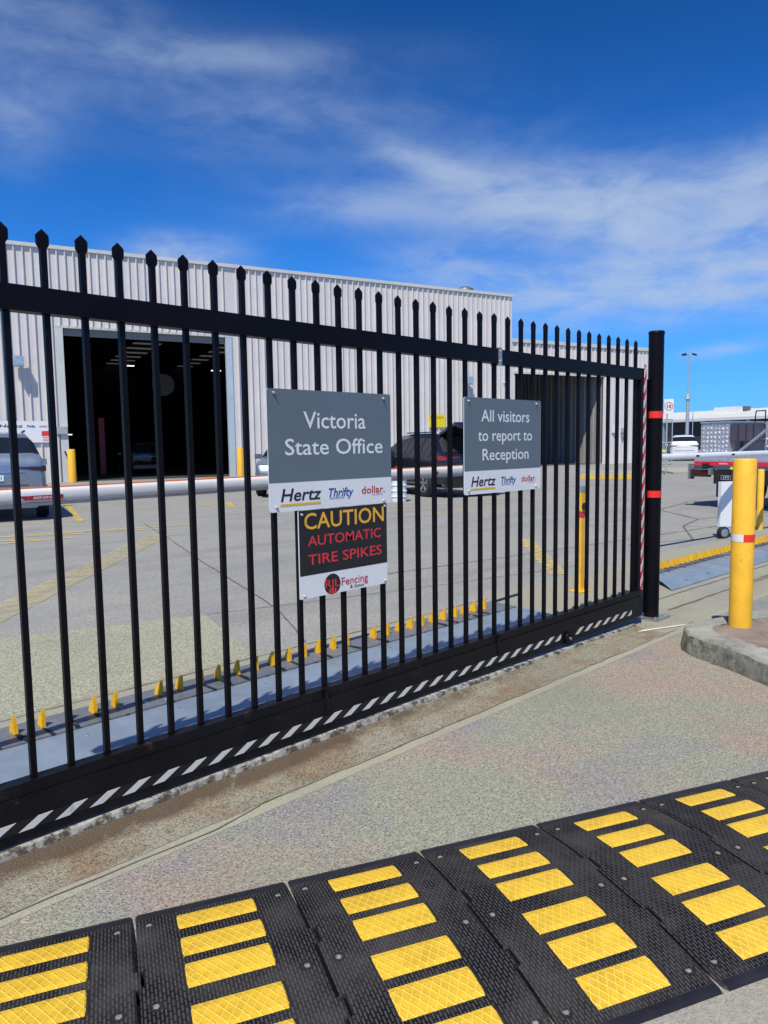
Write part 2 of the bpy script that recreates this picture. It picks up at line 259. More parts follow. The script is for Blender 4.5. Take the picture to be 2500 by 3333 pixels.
M = dict(
    black=mat("black powder coat", (.0045, .004, .0065), .42, var=.3, scale=5, bump=.03, bscale=120, spec=.13, dark=(.016, .015, .018), dthr=(.64, .8)),
    blackworn=mat("scuffed black powder coat", (.0065, .006, .0085), .45, var=.4, scale=6, bump=.05, bscale=80, spec=.2, dark=(.055, .050, .048), dthr=(.60, .80)),
    blackp=mat("black plastic", (.012, .012, .013), .6, var=.3),
    steel=mat("galvanised steel", (.27, .34, .41), .40, .35, var=.16, scale=5, bump=.03, bscale=30, dark=(.22, .25, .28), dthr=(.6, .85)),
    bolt=mat("zinc bolt", (.55, .53, .50), .4, .85, var=.3, scale=40),
    housing=mat("grey painted steel", (.15, .165, .19), .45, .15, var=.2, scale=4, dark=(.24, .235, .22), dthr=(.55, .75)),
    rustbolt=mat("dusty bolt", (.42, .36, .30), .5, .5, var=.5, scale=90),
    gap=mat("dark slot", (.01, .01, .012), .8),
    yellow=mat("yellow paint", (.86, .47, .03), .45, var=.12, scale=7, bump=.05, bscale=25, dark=(.50, .29, .07), dthr=(.60, .72)),
    spike=mat("yellow spike paint", (.88, .47, .01), .45, var=.18, scale=22, dark=(.30, .17, .03), dthr=(.64, .74)),
    white=mat("white panel", (.74, .76, .78), .45, var=.05, scale=4),
    grey=mat("slate grey vinyl", (.118, .155, .188), .5, var=.06, scale=3),
    cream=mat("pale vinyl letters", (.72, .76, .78), .5, var=.03),
    navy=mat("near black lettering", (.008, .008, .016), .5), blue=mat("blue lettering", (.012, .05, .30), .5),
    red=mat("red lettering", (.50, .012, .035), .5), redbright=mat("bright red vinyl", (.72, .035, .05), .5),
    gold=mat("gold underline", (.72, .46, .03), .5), amber=mat("amber lettering", (.80, .43, .04), .5),
    blackv=mat("black vinyl", (.012, .012, .014), .45, var=.1), smallgrey=mat("small grey lettering", (.2, .24, .33), .5),
    tapered=mat("red reflective tape", (.85, .03, .02), .4, var=.08), tapewhite=mat("white reflective tape", (.75, .75, .76), .4, var=.05),
    clad=mat("pale grey steel cladding", (.62, .59, .58), .5, .0, var=.06, scale=.7, dark=(.42, .40, .39), dthr=(.60, .85)),
    trim=mat("pale flashing", (.56, .57, .55), .5, var=.06, scale=1),
    jamb=mat("pale blue door track", (.50, .58, .64), .45, .2, var=.06, scale=2),
    shutter=mat("grey shutter curtain", (.22, .215, .21), .55, var=.1, scale=2),
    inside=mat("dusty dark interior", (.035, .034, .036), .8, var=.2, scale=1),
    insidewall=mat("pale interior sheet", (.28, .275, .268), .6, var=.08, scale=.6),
    roof=mat("roof sheet", (.45, .45, .45), .5, var=.05),
    skylight=mat("fibreglass skylight", (.30, .30, .29), .7, var=.1),
    lamp=emit_mat("lit tube", (1, .98, .92), 1.6),
    arm=mat("white barrier arm", (.78, .78, .80), .28, .05, var=.05, scale=3, coat=.3),
    armgrey=mat("grey aluminium profile", (.30, .30, .32), .4, .5, var=.08),
    orange=mat("orange rubber edge", (.75, .22, .05), .55, var=.08),
    rubber=rubber_mat(), smoothrubber=mat("smooth black rubber", (.014, .013, .018), .5, var=.4, scale=9), pad=pad_mat(), bore=mat("bolt recess", (.012, .012, .013), .7),
    hazard=stripe_mat("white hazard dashes", (.66, .65, .62), (.005, .005, .007), .121, .42, 1.75, 'X', .35),
    redwhite=stripe_mat("red and white tape", (.62, .02, .03), (.62, .64, .67), .112, .5, 1.9, 'Z', .1),
    tyre=mat("tyre rubber", (.015, .015, .016), .75, var=.2, scale=20), rim=mat("alloy rim", (.55, .56, .58), .3, .85, var=.1, scale=20),
    silver=mat("silver car paint", (.27, .33, .42), .28, .55, var=.04, coat=.8), darkcar=mat("dark blue car paint", (.012, .014, .024), .25, .3, var=.1, coat=.8),
    bluecar=mat("blue grey car paint", (.10, .14, .18), .28, .4, var=.05, coat=.8), whitecar=mat("white car paint", (.72, .75, .78), .3, var=.03, coat=.8),
    glass=glass_mat("dark car glass", (.012, .016, .02)), taillight=mat("red tail lamp", (.30, .012, .018), .15, var=.15, coat=.6), darklamp=mat("smoked lamp", (.05, .012, .014), .12, var=.2, coat=.6),
    headlight=mat("clear headlight", (.45, .5, .52), .12, .4, var=.2, coat=.6), chrome=mat("chrome", (.7, .7, .72), .12, 1.0, var=.05),
    checker=checker_plate(), crate=mat("dark grey panel", (.075, .066, .10), .5, var=.25, scale=5), alu=mat("aluminium", (.62, .63, .66), .35, .7, var=.1, scale=6),
    redstrip=mat("red reflective board", (.75, .02, .05), .4, var=.06), lime=mat("lime reflector", (.72, .85, .02), .4),
    concrete=mat("kerb concrete", (.30, .30, .265), .85, var=.28, scale=3.5, bump=.6, bscale=90, dark=(.12, .125, .10), dthr=(.52, .72)),
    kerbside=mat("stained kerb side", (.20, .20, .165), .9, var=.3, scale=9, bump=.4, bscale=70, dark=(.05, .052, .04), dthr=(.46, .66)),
    islandfill=mat("brown island fill", (.23, .185, .15), .9, var=.25, scale=5, bump=.7, bscale=130, dark=(.33, .29, .25), dthr=(.55, .68)),
    kerbyellow=mat("yellow kerb paint", (.62, .40, .06), .7, var=.2, scale=3), path=mat("pale path concrete", (.34, .34, .27), .85, var=.15, scale=1),
    farwhite=mat("far white roof", (.62, .62, .60), .6, var=.04, scale=.05), fardark=mat("far dark openings", (.03, .032, .036), .7, var=.4, scale=.1),
    pole=mat("grey lamp pole", (.42, .47, .52), .45, .4, var=.06), wire=mat("grey wire mesh", (.16, .17, .18), .5, .5, var=.1),
    cabinet=mat("pale cabinet", (.70, .70, .70), .5, var=.05), redbox=mat("red plastic", (.62, .03, .04), .45, var=.1), stone=mat("pebble", (.20, .15, .11), .9, var=.4, scale=30), brick=mat("broken brick", (.42, .12, .06), .9, var=.25, scale=40, bump=.5),
    fixture=mat("grey lamp housing", (.42, .45, .48), .45, .3, var=.08), signyellow=mat("yellow sign", (.82, .60, .01), .45, var=.05), trackm=mat("worn concrete edge", (.36, .35, .31), .8, var=.25, scale=9, dark=(.075, .062, .048), dthr=(.46, .56)),
    linethin=worn_paint("worn yellow line paint", (.72, .50, .08), .40, .56, 7, .85), linefat=worn_paint("faded yellow line paint", (.52, .45, .26), .32, .62, 6, .66), lineyellow=worn_paint("old yellow bay paint", (.66, .52, .20), .34, .60, 7, .8),
    jointdark=mat("dark joint filler", (.13, .125, .11), .9, var=.3, scale=8), whitestrip=mat("white drain edge", (.66, .65, .60), .7, var=.12, scale=8),
    yard=ground_mat("yard asphalt", [(.295, .295, .279), (.32, .314, .287), (.268, .268, .266)], (.10, .10, .095), .8, 110, .22, .3, speck=.45, streak=.32),
    patch=ground_mat("exposed aggregate patch", [(.345, .345, .26), (.315, .315, .24)], (.085, .085, .06), 1.2, 95, .28, .5, speck=.7),
    drive=ground_mat("exposed aggregate driveway", [(.302, .305, .240), (.345, .284, .230), (.255, .252, .268)], (.035, .032, .030), .85, 150, .29, .6, speck=.62),
    apron=ground_mat("broomed concrete apron", [(.315, .312, .238), (.29, .284, .262), (.33, .298, .232)], (.13, .12, .10), .9, 160, .17, .3, speck=.4, dirt=(-.06, .30, (.20, .145, .09))),
    slab=ground_mat("trowelled concrete slab", [(.33, .31, .26), (.30, .29, .26), (.345, .30, .245)], (.14, .13, .11), 1.4, 170, .15, .3, speck=.4),
    soil=ground_mat("washed soil", [(.285, .27, .21), (.235, .18, .12), (.27, .225, .16)], (.05, .04, .03), 2.6, 150, .28, .6, speck=.65, dirt=(-.085, .10, (.09, .062, .04))),
    joint=ground_mat("pale joint strip", [(.345, .335, .255), (.32, .31, .25)], (.15, .14, .12), 1.5, 160, .12, .25, speck=.3),
)

# ------------------------------------------------------------------ helpers
def tag(o, label=None, cat=None, group=None, kind=None):
    if label: o["label"] = label
    if cat: o["category"] = cat
    if group: o["group"] = group
    if kind: o["kind"] = kind
    return o
def thing(name, label, cat, loc=(0, 0, 0), rz=0.0, group=None):
    o = bpy.data.objects.new(name, None); COL.objects.link(o); o.location = loc; o.rotation_euler = (0, 0, rz); o.empty_display_size = .2
    return tag(o, label, cat, group)
def obj(name, bm, mt, parent=None, loc=None, smooth=False, bevel=0.0):
    if bevel:
        bmesh.ops.bevel(bm, geom=[e for e in bm.edges if len(e.link_faces) == 2 and e.calc_face_angle(0) > .6], offset=bevel, segments=2, affect='EDGES', profile=.6)
    me = bpy.data.meshes.new(name); bm.normal_update(); bm.to_mesh(me); bm.free()
    for x in (mt if isinstance(mt, (list, tuple)) else [mt]): me.materials.append(x)
    if smooth:
        for p in me.polygons: p.use_smooth = True
        try: me.set_sharp_from_angle(angle=R(38))
        except Exception: pass
    o = bpy.data.objects.new(name, me); COL.objects.link(o)
    if parent: o.parent = parent
    if loc: o.location = loc
    return o
def box(bm, x0, x1, y0, y1, z0, z1, mi=0, mtx=None):
    vs_ = [bm.verts.new((x, y, z)) for x in (x0, x1) for y in (y0, y1) for z in (z0, z1)]
    for f in ((0, 1, 3, 2), (4, 6, 7, 5), (0, 4, 5, 1), (2, 3, 7, 6), (0, 2, 6, 4), (1, 5, 7, 3)):
        fc = bm.faces.new([vs_[i] for i in f]); fc.material_index = mi
    if mtx is not None:
        for v in vs_: v.co = mtx @ v.co
    return bm
def B(*a, mi=0): return box(bmesh.new(), *a, mi=mi)
def cyl(bm, p0, p1, r0, r1=None, n=16, caps=True, mi=0):
    p0, p1 = Vector(p0), Vector(p1); r1 = r0 if r1 is None else r1
    d = (p1 - p0).normalized(); a = d.orthogonal().normalized(); b = d.cross(a)
    ra, rb = [], []
    for i in range(n):
        t = 2 * math.pi * i / n; v = math.cos(t) * a + math.sin(t) * b
        ra.append(bm.verts.new(p0 + v * r0)); rb.append(bm.verts.new(p1 + v * r1))
    for i in range(n):
        j = (i + 1) % n; f = bm.faces.new((ra[i], ra[j], rb[j], rb[i])); f.material_index = mi
    if caps:
        f = bm.faces.new(list(reversed(ra))); f.material_index = mi; f = bm.faces.new(rb); f.material_index = mi
    return bm
def lathe(bm, prof, c=(0, 0, 0), axis='Z', n=24, mi=0):
    """prof: (radius, height) list"""
    rings = []
    for r_, h in prof:
        ring = []
        for i in range(n):
            t = 2 * math.pi * i / n; a, b = r_ * math.cos(t), r_ * math.sin(t)
            v = (a, b, h) if axis == 'Z' else (a, h, b)
            ring.append(bm.verts.new((v[0] + c[0], v[1] + c[1], v[2] + c[2])))
        rings.append(ring)
    for k in range(len(rings) - 1):
        for i in range(n):
            j = (i + 1) % n; f = bm.faces.new((rings[k][i], rings[k][j], rings[k + 1][j], rings[k + 1][i])); f.material_index = mi
    bm.faces.new(list(reversed(rings[0]))); bm.faces.new(rings[-1])
    bmesh.ops.recalc_face_normals(bm, faces=bm.faces[:])
    return bm
def prism(bm, pts, z0, z1, mi=0):
    lo = [bm.verts.new((x, y, z0)) for x, y in pts]; hi = [bm.verts.new((x, y, z1)) for x, y in pts]
    bm.faces.new(list(reversed(lo))); bm.faces.new(hi)
    for i in range(len(pts)):
        j = (i + 1) % len(pts); bm.faces.new((lo[i], lo[j], hi[j], hi[i]))
    bmesh.ops.recalc_face_normals(bm, faces=bm.faces[:]); return bm
def sheet(name, pts, z, mt, kind='structure'):
    bm = bmesh.new(); f = bm.faces.new([bm.verts.new((x, y, z)) for x, y in pts]); f.normal_update()
    if f.normal.z < 0: f.normal_flip()
    o = obj(name, bm, mt); o["kind"] = kind; return o
def stripe(name, a, b, w, z, mt):
    a, b = Vector(a), Vector(b); d = (b - a).normalized(); n = Vector((-d.y, d.x)) * w / 2
    return sheet(name, [a + n, b + n, b - n, a - n], z, mt)
_H = {}
def text(name, s, parent, mt, x0, x1, zb, cap, y, shear=0.0, bold=0.0, sub=None):
    """flat vinyl lettering in the parent's XZ plane facing -Y: baseline zb, capital height cap, spanning x0..x1"""
    def msh(t):
        cu = bpy.data.curves.new("t", 'FONT'); cu.body = t; cu.offset = bold; cu.resolution_u = 3; cu.fill_mode = 'FRONT'
        o = bpy.data.objects.new("t", cu); COL.objects.link(o); dg = bpy.context.evaluated_depsgraph_get()
        me = bpy.data.meshes.new_from_object(o.evaluated_get(dg)); bpy.data.objects.remove(o); bpy.data.curves.remove(cu); return me
    if bold not in _H:
        me = msh("H"); _H[bold] = max(v.co.y for v in me.vertices) - 0; bpy.data.meshes.remove(me)
    me = msh(s); k = cap / _H[bold]
    xs = [v.co.x + shear * v.co.y for v in me.vertices]; a, b_ = min(xs), max(xs)
    for v, x in zip(me.vertices, xs):
        v.co = (x0 + (x - a) / (b_ - a) * (x1 - x0), y, zb + v.co.y * k)
    me.materials.append(mt); me.name = name
    me2 = bpy.data.meshes.new(name); me2.from_pydata([tuple(v.co) for v in me.vertices], [], [tuple(p.vertices) for p in me.polygons]); me2.materials.append(mt)
    bpy.data.meshes.remove(me); me = me2; me.update()
    for p in me.polygons:
        p.use_smooth = False
        if p.normal.y > 0: p.flip()
    o = bpy.data.objects.new(name, me); COL.objects.link(o); o.parent = parent
    if sub: o["label"] = sub
    return o
def copy_tree(o, parent=None):
    c = o.copy(); COL.objects.link(c); c.parent = parent
    for ch in list(o.children): copy_tree(ch, c)
    return c

# ------------------------------------------------------------------ ground
bm = bmesh.new(); vs_ = [bm.verts.new((3000 * math.cos(2 * math.pi * i / 64), 3000 * math.sin(2 * math.pi * i / 64), -.004)) for i in range(64)]; bm.faces.new(vs_)
tag(obj("yard_ground", bm, M['yard']), kind='structure')
sheet("driveway", [(-14, -14), (22, -14), (22, -.362), (-14, -.362)], 0, M['drive'])
sheet("concrete_joint", [(-14, -.362), (22, -.362), (22, -.302), (-14, -.302)], 0.001, M['joint'])
sheet("concrete_apron", [(-14, -.302), (22, -.302), (22, 1.43), (-14, 1.43)], 0, M['apron'])
sheet("concrete_patch", [(2.25, 2.74), (1.87, 1.432), (-8, 1.432), (-8, 5.9)], 0, M['patch'])
# dark joints cut across the yard and the apron
def crackline(name, pts, w, z, mt=None):
    bm = bmesh.new(); prev = None
    for i in range(len(pts) - 1):
        a, b = Vector(pts[i]), Vector(pts[i + 1]); n = max(2, int((b - a).length / .12))
        d = (b - a).normalized(); nn = Vector((-d.y, d.x))
        for k in range(n + 1):
            if i and k == 0: continue
            p = a + (b - a) * k / n + nn * random.uniform(-.006, .006); ww = w * random.uniform(.5, 1.1)
            q = (bm.verts.new((*(p + nn * ww), z)), bm.verts.new((*(p - nn * ww), z)))
            if prev: bm.faces.new((prev[0], prev[1], q[1], q[0]))
            prev = q
    bmesh.ops.recalc_face_normals(bm, faces=bm.faces[:])
    o = obj(name, bm, mt or M['jointdark']); o["kind"] = 'structure'; return o
crackline("yard_joint", [(2.3, 1.44), (2.805, 2.5), (3.70, 5.31), (4.43, 7.46), (5.3, 10.2)], .008, .003)
crackline("yard_joint", [(2.25, 2.74), (4.2, 2.2), (6.5, 1.7)], .006, .003)
crackline("apron_joint", [(-3, -.335), (-.2, -.322), (.5, -.342), (.72, -.305)], .0035, .004)
crackline("apron_joint", [(.72, -.302), (4.4, -.306)], .003, .004)
crackline("apron_joint", [(4.96, .015), (6.15, -.014), (12, -.10)], .012, .004)
crackline("apron_joint", [(6.63, -.055), (12, -.19)], .008, .004)
crackline("apron_joint", [(-4, 1.40), (4.3, 1.38)], .005, .004)
crackline("apron_joint", [(5.0, .27), (12, .06)], .008, .004)
crackline("yard_joint", [(4.4, 3.0), (7.5, 2.55), (12.6, 1.9)], .010, .003)
crackline("yard_joint", [(9.4, 1.7), (10.9, 2.5), (12.1, 2.75), (13.4, 4.1), (15.5, 4.4)], .016, .003)
crackline("yard_joint", [(10.9, 2.5), (11.3, 1.55), (12.6, 1.0)], .012, .003)
crackline("yard_joint", [(12.1, 2.75), (14.2, 2.3), (18, 2.6)], .012, .003)
crackline("yard_joint", [(8.3, 2.1), (9.4, 1.7), (9.8, .95)], .010, .003)
# painted lines
Z = .003
stripe("yard_line", (-1.0, 1.72), (4.67, 8.30), .36, Z, M['linefat'])
stripe("yard_line", (7.90, 3.50), (5.78, 1.58), .20, Z, M['lineyellow'])
stripe("yard_line", (1.5, 10.40), (5.9, 9.24), .10, Z, M['linethin'])
stripe("yard_line", (1.0, 9.22), (3.6, 9.05), .09, Z, M['linethin'])
stripe("yard_line", (2.79, 9.99), (4.1, 9.28), .07, Z + .003, M['linethin'])
stripe("yard_line", (1.6, 10.3), (3.1, 9.12), .07, Z + .003, M['linethin'])
stripe("yard_line", (3.74, 9.95), (5.2, 8.9), .07, Z + .003, M['linethin'])
stripe("yard_line", (2.0, 12.13), (4.95, 11.80), .11, Z, M['linethin'])
stripe("yard_line", (6.33, 16.79), (4.64, 11.50), .11, Z + .003, M['linethin'])
stripe("yard_line", (8.3, 8.35), (13.2, 7.83), .10, Z, M['linethin'])
stripe("yard_line", (8.7, 7.35), (12.8, 6.95), .07, Z, M['linethin'])
stripe("yard_line", (9.6, 12.1), (8.0, 13.4), .16, Z, M['linethin'])
stripe("yard_line", (8.2, 11.8), (9.0, 13.2), .14, Z + .003, M['linethin'])
stripe("yard_line", (11.0, 13.0), (8.3, 10.2), .09, Z + .006, M['linethin'])
# gate track edge and drain edge
bm = bmesh.new(); rows = []
for i in range(80):
    x = -6 + 10.25 * i / 79; h = .057 if x < 2 else .057 - .030 * (x - 2) / 2.25; q = random.uniform(-.003, .003)
    rows.append([bm.verts.new(p) for p in ((x, -.30 + random.uniform(-.02, .02), .0015), (x, -.13 + q * 4, h * .22 + q), (x, -.066 + q, h * .62 + q), (x, -.061 + q, h), (x, -.0365, h), (x, -.036, 0))])
for a, b in zip(rows, rows[1:]):
    for j in range(5): f = bm.faces.new((a[j], b[j], b[j + 1], a[j + 1])); f.material_index = 1 if j < 2 else 0
bmesh.ops.recalc_face_normals(bm, faces=bm.faces[:])
tag(obj("gate_track", bm, [M['trackm'], M['soil']]), kind='structure')
sheet("drain_edge", [(4.10, -.125), (4.56, -.305), (4.575, -.285), (4.115, -.095)], .005, M['whitestrip'])

hn = (math.cos(R(-23.2)), math.sin(R(-23.2))); hp = (hn[1], -hn[0])
def hl(t_, w): return (0 + hn[0] * t_ + hp[0] * w, -.567 + hn[1] * t_ + hp[1] * w)
sheet("concrete_slab", [hl(-3, .45), hl(6, .45), hl(6, 5), hl(-3, 5)], .003, M['slab'])
# loose grit along the track (nobody could count it) and one chip of brick
bm = bmesh.new()
for i in range(520):
    x = random.uniform(-.6, 4.4); y = random.gauss(-.05, .06) - (.02 if x < 2 else 0)
    if random.random() > (1.15 - .2 * x if x < 4 else .7): continue
    s = random.uniform(.002, .006); mtx = Matrix.Translation((x, y, s * .5)) @ Matrix.Rotation(random.uniform(0, 6), 4, 'Z')
    bmesh.ops.create_icosphere(bm, subdivisions=1, radius=s, matrix=mtx @ Matrix.Diagonal((1.3, .9, .7, 1)))
tag(obj("grit", bm, M['stone']), "fine brown grit and soil scattered beside the gate track", "grit", kind='stuff')
bm = bmesh.new(); bmesh.ops.create_icosphere(bm, subdivisions=2, radius=.018, matrix=Matrix.Diagonal((1.3, .8, .7, 1)))
for v in bm.verts: v.co *= random.uniform(.82, 1.12)
tag(obj("brick_chip", bm, M['brick'], loc=(-.012, .015, .011)), "small orange chip of broken brick lying beside the gate track", "rubble")

# ------------------------------------------------------------------ sliding gate
gate = thing("sliding_gate", "black steel palisade sliding gate with pointed pickets carrying three signs", "gate")
S = .13
def picket_bm():
    bm = B(-.0102, .0102, -.0102, .0102, .255, 2.074)
    return bm
pk = obj("picket", picket_bm(), M['black'], gate)
bm = bmesh.new()   # pressed spear head, broad along the gate and thin across it
prof = [(.0125, 2.066), (.0205, 2.078), (.0212, 2.106), (.0190, 2.111), (.0014, 2.129)]
rings = [[bm.verts.new((sx * w, sy * (.0042 if z < 2.12 else .0008), z)) for sx, sy in ((-1, -1), (1, -1), (1, 1), (-1, 1))] for w, z in prof]
for a, b in zip(rings, rings[1:]):
    for i in range(4): bm.faces.new((a[i], a[(i + 1) % 4], b[(i + 1) % 4], b[i]))
bm.faces.new(list(reversed(rings[0]))); bm.faces.new(rings[-1])
for sx in (-1, 1): cyl(bm, (sx * .0135, -.0040, 2.076), (sx * .0135, -.0060, 2.074), .0024, n=8)
cap = obj("spear_cap", bm, M['black'], pk)
for k in range(-3, 34):
    if k == -3: p = pk
    else: p = copy_tree(pk, gate)
    p.location = (k * S + random.uniform(-.001, .001), 0, random.uniform(-.003, .003))
obj("top_rail", B(-.6, 2.612, -.026, .026, 1.846, 1.930), M['black'], gate, bevel=.004)
obj("top_rail", B(2.630, 4.392, -.024, .024, 1.842, 1.926), M['black'], gate, bevel=.004)
bm = B(2.606, 2.636, -.031, .031, 1.835, 1.936); cyl(bm, (2.621, -.031, 1.915), (2.621, -.036, 1.915), .006, n=8); cyl(bm, (2.621, -.031, 1.86), (2.621, -.036, 1.86), .006, n=8)
obj("splice_plate", bm, M['bolt'], gate)
obj("bottom_rail", B(-.6, 4.392, -.026, .026, .218, .262), M['blackworn'], gate, bevel=.003)
bm = bmesh.new()
for a, b in ((-.6, 1.283), (1.287, 2.598), (2.602, 4.40)):
    box(bm, a, b, -.034, .030, .064, .2165)
obj("bottom_channel", bm, M['blackworn'], gate, bevel=.003)
bm = bmesh.new()
for a, b in ((-.6, 3.27), (3.45, 4.23)): box(bm, a, b, -.0352, -.034, .098, .136)
obj("hazard_tape", bm, M['hazard'], gate)
for x in (1.285, 2.600):
    bm = B(x - .012, x + .012, -.038, -.0345, .14, .275); cyl(bm, (x, -.038, .255), (x, -.046, .255), .007, n=8); cyl(bm, (x, -.038, .16), (x, -.044, .16), .007, n=8)
    obj("splice_plate", bm, M['blackworn'], gate)
bm = bmesh.new(); lathe(bm, [(.030, -.052), (.043, -.050), (.045, -.046), (.045, -.040), (.043, -.036), (.030, -.0355)], (3.353, 0, .094), 'Y', 24)
wh = obj("guide_wheel", bm, M['black'], gate, smooth=True)
obj("axle", cyl(bmesh.new(), (3.353, -.060, .094), (3.353, -.052, .094), .010, n=10), M['bolt'], wh)
obj("end_stile", B(4.330, 4.392, -.030, .030, .262, 1.842), M['black'], gate, bevel=.004)
obj("edge_tape", B(4.368, 4.399, -.0345, -.0305, .266, 1.955), M['redwhite'], gate)

# ------------------------------------------------------------------ signs on the gate
def rounded(x0, x1, z0, z1, r, n=5):
    pts = []
    for cx, cz, a0 in ((x1 - r, z0 + r, -90), (x1 - r, z1 - r, 0), (x0 + r, z1 - r, 90), (x0 + r, z0 + r, 180)):
        for i in range(n + 1):
            a = R(a0 + 90 * i / n); pts.append((cx + r * math.cos(a), cz + r * math.sin(a)))
    return pts
def plate(pts, y0, y1):
    bm = bmesh.new(); f = [bm.verts.new((x, y0, z)) for x, z in pts]; g = [bm.verts.new((x, y1, z)) for x, z in pts]
    bm.faces.new(f); bm.faces.new(list(reversed(g)))
    for i in range(len(pts)):
        j = (i + 1) % len(pts); bm.faces.new((f[i], f[j], g[j], g[i]))
    bmesh.ops.recalc_face_normals(bm, faces=bm.faces[:]); return bm
Y0 = -.025
def screws(parent, pts):
    for x, z in pts:
        bm = bmesh.new(); lathe(bm, [(.0075, Y0 - .0005), (.0075, Y0 - .003), (.005, Y0 - .0075), (.001, Y0 - .009)], (x, 0, z), 'Y', 10)
        cyl(bm, (x, Y0 - .008, z), (x, Y0 - .016, z), .0022, n=6)
        obj("screw", bm, M['bolt'], parent, smooth=True)
def sign_base(name, label, x0, x1, z0, z1, zs, upper):
    t = thing(name, label, "sign", (0, 0, 0), 0, "signs screwed to the gate")
    obj("panel", plate(rounded(x0, x1, z0, z1, .012), Y0, Y0 + .004), M['white'], t)
    up_ = [p for p in rounded(x0, x1, z0, z1, .012) if p[1] > zs]; pts = [(x0, zs), (x1, zs)] + [p for p in up_]
    pts = [(x1, zs)] + up_ + [(x0, zs)]
    obj("printed_field", plate(pts, Y0 - .0006, Y0 - .0001), M[upper], t)
    return t
YT = Y0 - .0012
def logos(t, a, b, c, base, k=1.0, y=YT):
    text("lettering", "Hertz", t, M['navy'], a[0], a[1], base + .0035, .055 * k, y, .22, .012)
    obj("underline", B(a[0] - .003, a[1] - .006, y, y + .0005, base - .018, base - .008), M['gold'], t)
    text("lettering", "Thrifty", t, M['blue'], b[0], b[1], base + .008, .040 * k, y, .25, .012)
    text("lettering", "CAR RENTAL", t, M['blue'], b[0] + .002, b[0] + (b[1] - b[0]) * .63, base - .003, .0085 * k, y)
    text("lettering", "dollar.", t, M['red'], c[0], c[1], base + .0125, .034 * k, y, 0, .010)
    text("lettering", "CAR RENTAL", t, M['smallgrey'], c[0] + (c[1] - c[0]) * .42, c[0] + (c[1] - c[0]) * .93, base + .0005, .007 * k, y)
s1 = sign_base("office_sign", "larger grey and white sign reading Victoria State Office on the gate", 1.001, 1.7345, 1.106, 1.637, 1.233, 'grey')
text("lettering", "Victoria", s1, M['cream'], 1.194, 1.566, 1.4695, .073, YT, 0, .007)
text("lettering", "State Office", s1, M['cream'], 1.090, 1.677, 1.352, .070, YT, 0, .007)
logos(s1, (1.060, 1.288), (1.330, 1.481), (1.534, 1.687), 1.147)
screws(s1, [(1.037, 1.618), (1.685, 1.615), (1.037, 1.127), (1.680, 1.117)])
s3 = sign_base("visitor_sign", "smaller grey sign telling all visitors to report to Reception", 2.300, 3.037, 1.106, 1.646, 1.238, 'grey')
text("lettering", "All visitors", s3, M['cream'], 2.449, 2.914, 1.514, .066, YT, 0, .007)
text("lettering", "to report to", s3, M['cream'], 2.421, 2.943, 1.405, .064, YT, 0, .007)
text("lettering", "Reception", s3, M['cream'], 2.460, 2.907, 1.295, .065, YT, 0, .007)
logos(s3, (2.358, 2.583), (2.634, 2.780), (2.835, 2.986), 1.1475)
screws(s3, [(2.336, 1.624), (2.985, 1.626), (2.336, 1.128), (2.985, 1.126)])
s2 = thing("caution_sign", "black and white caution sign about tire spikes below the larger grey sign", "sign", (0, 0, 0), 0, "signs screwed to the gate")
obj("panel", plate(rounded(1.152, 1.700, .703, 1.1045, .004), Y0, Y0 + .004), M['white'], s2)
obj("printed_field", plate(rounded(1.1545, 1.6985, .8075, 1.1035, .002), Y0 - .0006, Y0 - .0001), M['blackv'], s2)
text("lettering", "CAUTION", s2, M['amber'], 1.184, 1.678, 1.017, .072, YT, 0, .010)
text("lettering", "AUTOMATIC", s2, M['redbright'], 1.202, 1.657, .9395, .046, YT, 0, .005)
text("lettering", "TIRE SPIKES", s2, M['redbright'], 1.201, 1.660, .854, .046, YT, 0, .005)
bm = bmesh.new(); cyl(bm, (1.341, YT, .749), (1.341, YT + .0006, .749), .0485, n=40); emb = obj("emblem", bm, M['blackv'], s2)
text("lettering", "RJL", s2, M['redbright'], 1.298, 1.385, .735, .037, YT - .0006, 0, .006)
bm = bmesh.new()
for i in range(3): box(bm, 1.319 + i * .0165, 1.330 + i * .0165, YT - .0009, YT - .0004, .7055 if i != 1 else .7025, .727)
obj("emblem_bars", bm, M['redbright'], emb)
text("lettering", "Fencing", s2, M['red'], 1.397, 1.565, .734, .036, YT, 0, .004)
text("lettering", "& Gates", s2, M['navy'], 1.450, 1.538, .7125, .016, YT, 0, .004)
screws(s2, [(1.170, 1.085), (1.685, 1.090), (1.176, .716), (1.682, .718)])

# ------------------------------------------------------------------ latch post
post = thing("gate_post", "tall round black post with two red bands at the end of the gate", "post", (4.628, .005, 0))
bm = bmesh.new(); lathe(bm, [(.057, .012), (.057, 2.20), (.060, 2.201), (.060, 2.218), (.056, 2.224), (.02, 2.228)], n=32); obj("post", bm, M['black'], post, smooth=True)
bm = bmesh.new(); box(bm, -.085, -.050, .022, .030, .05, 1.86)
obj("catch_channel", bm, M['black'], post)
for z in (1.565, .955): obj("band", cyl(bmesh.new(), (0, 0, z), (0, 0, z + .052), .0590, n=32, caps=False), M['tapered'], post, smooth=True)
bm = B(-.11, .115, -.105, .105, .003, .014)
for x in (-.08, .085):
    for y in (-.075, .075): cyl(bm, (x, y, .014), (x, y, .028), .010, n=6)
obj("base_plate", bm, M['bolt'], post)

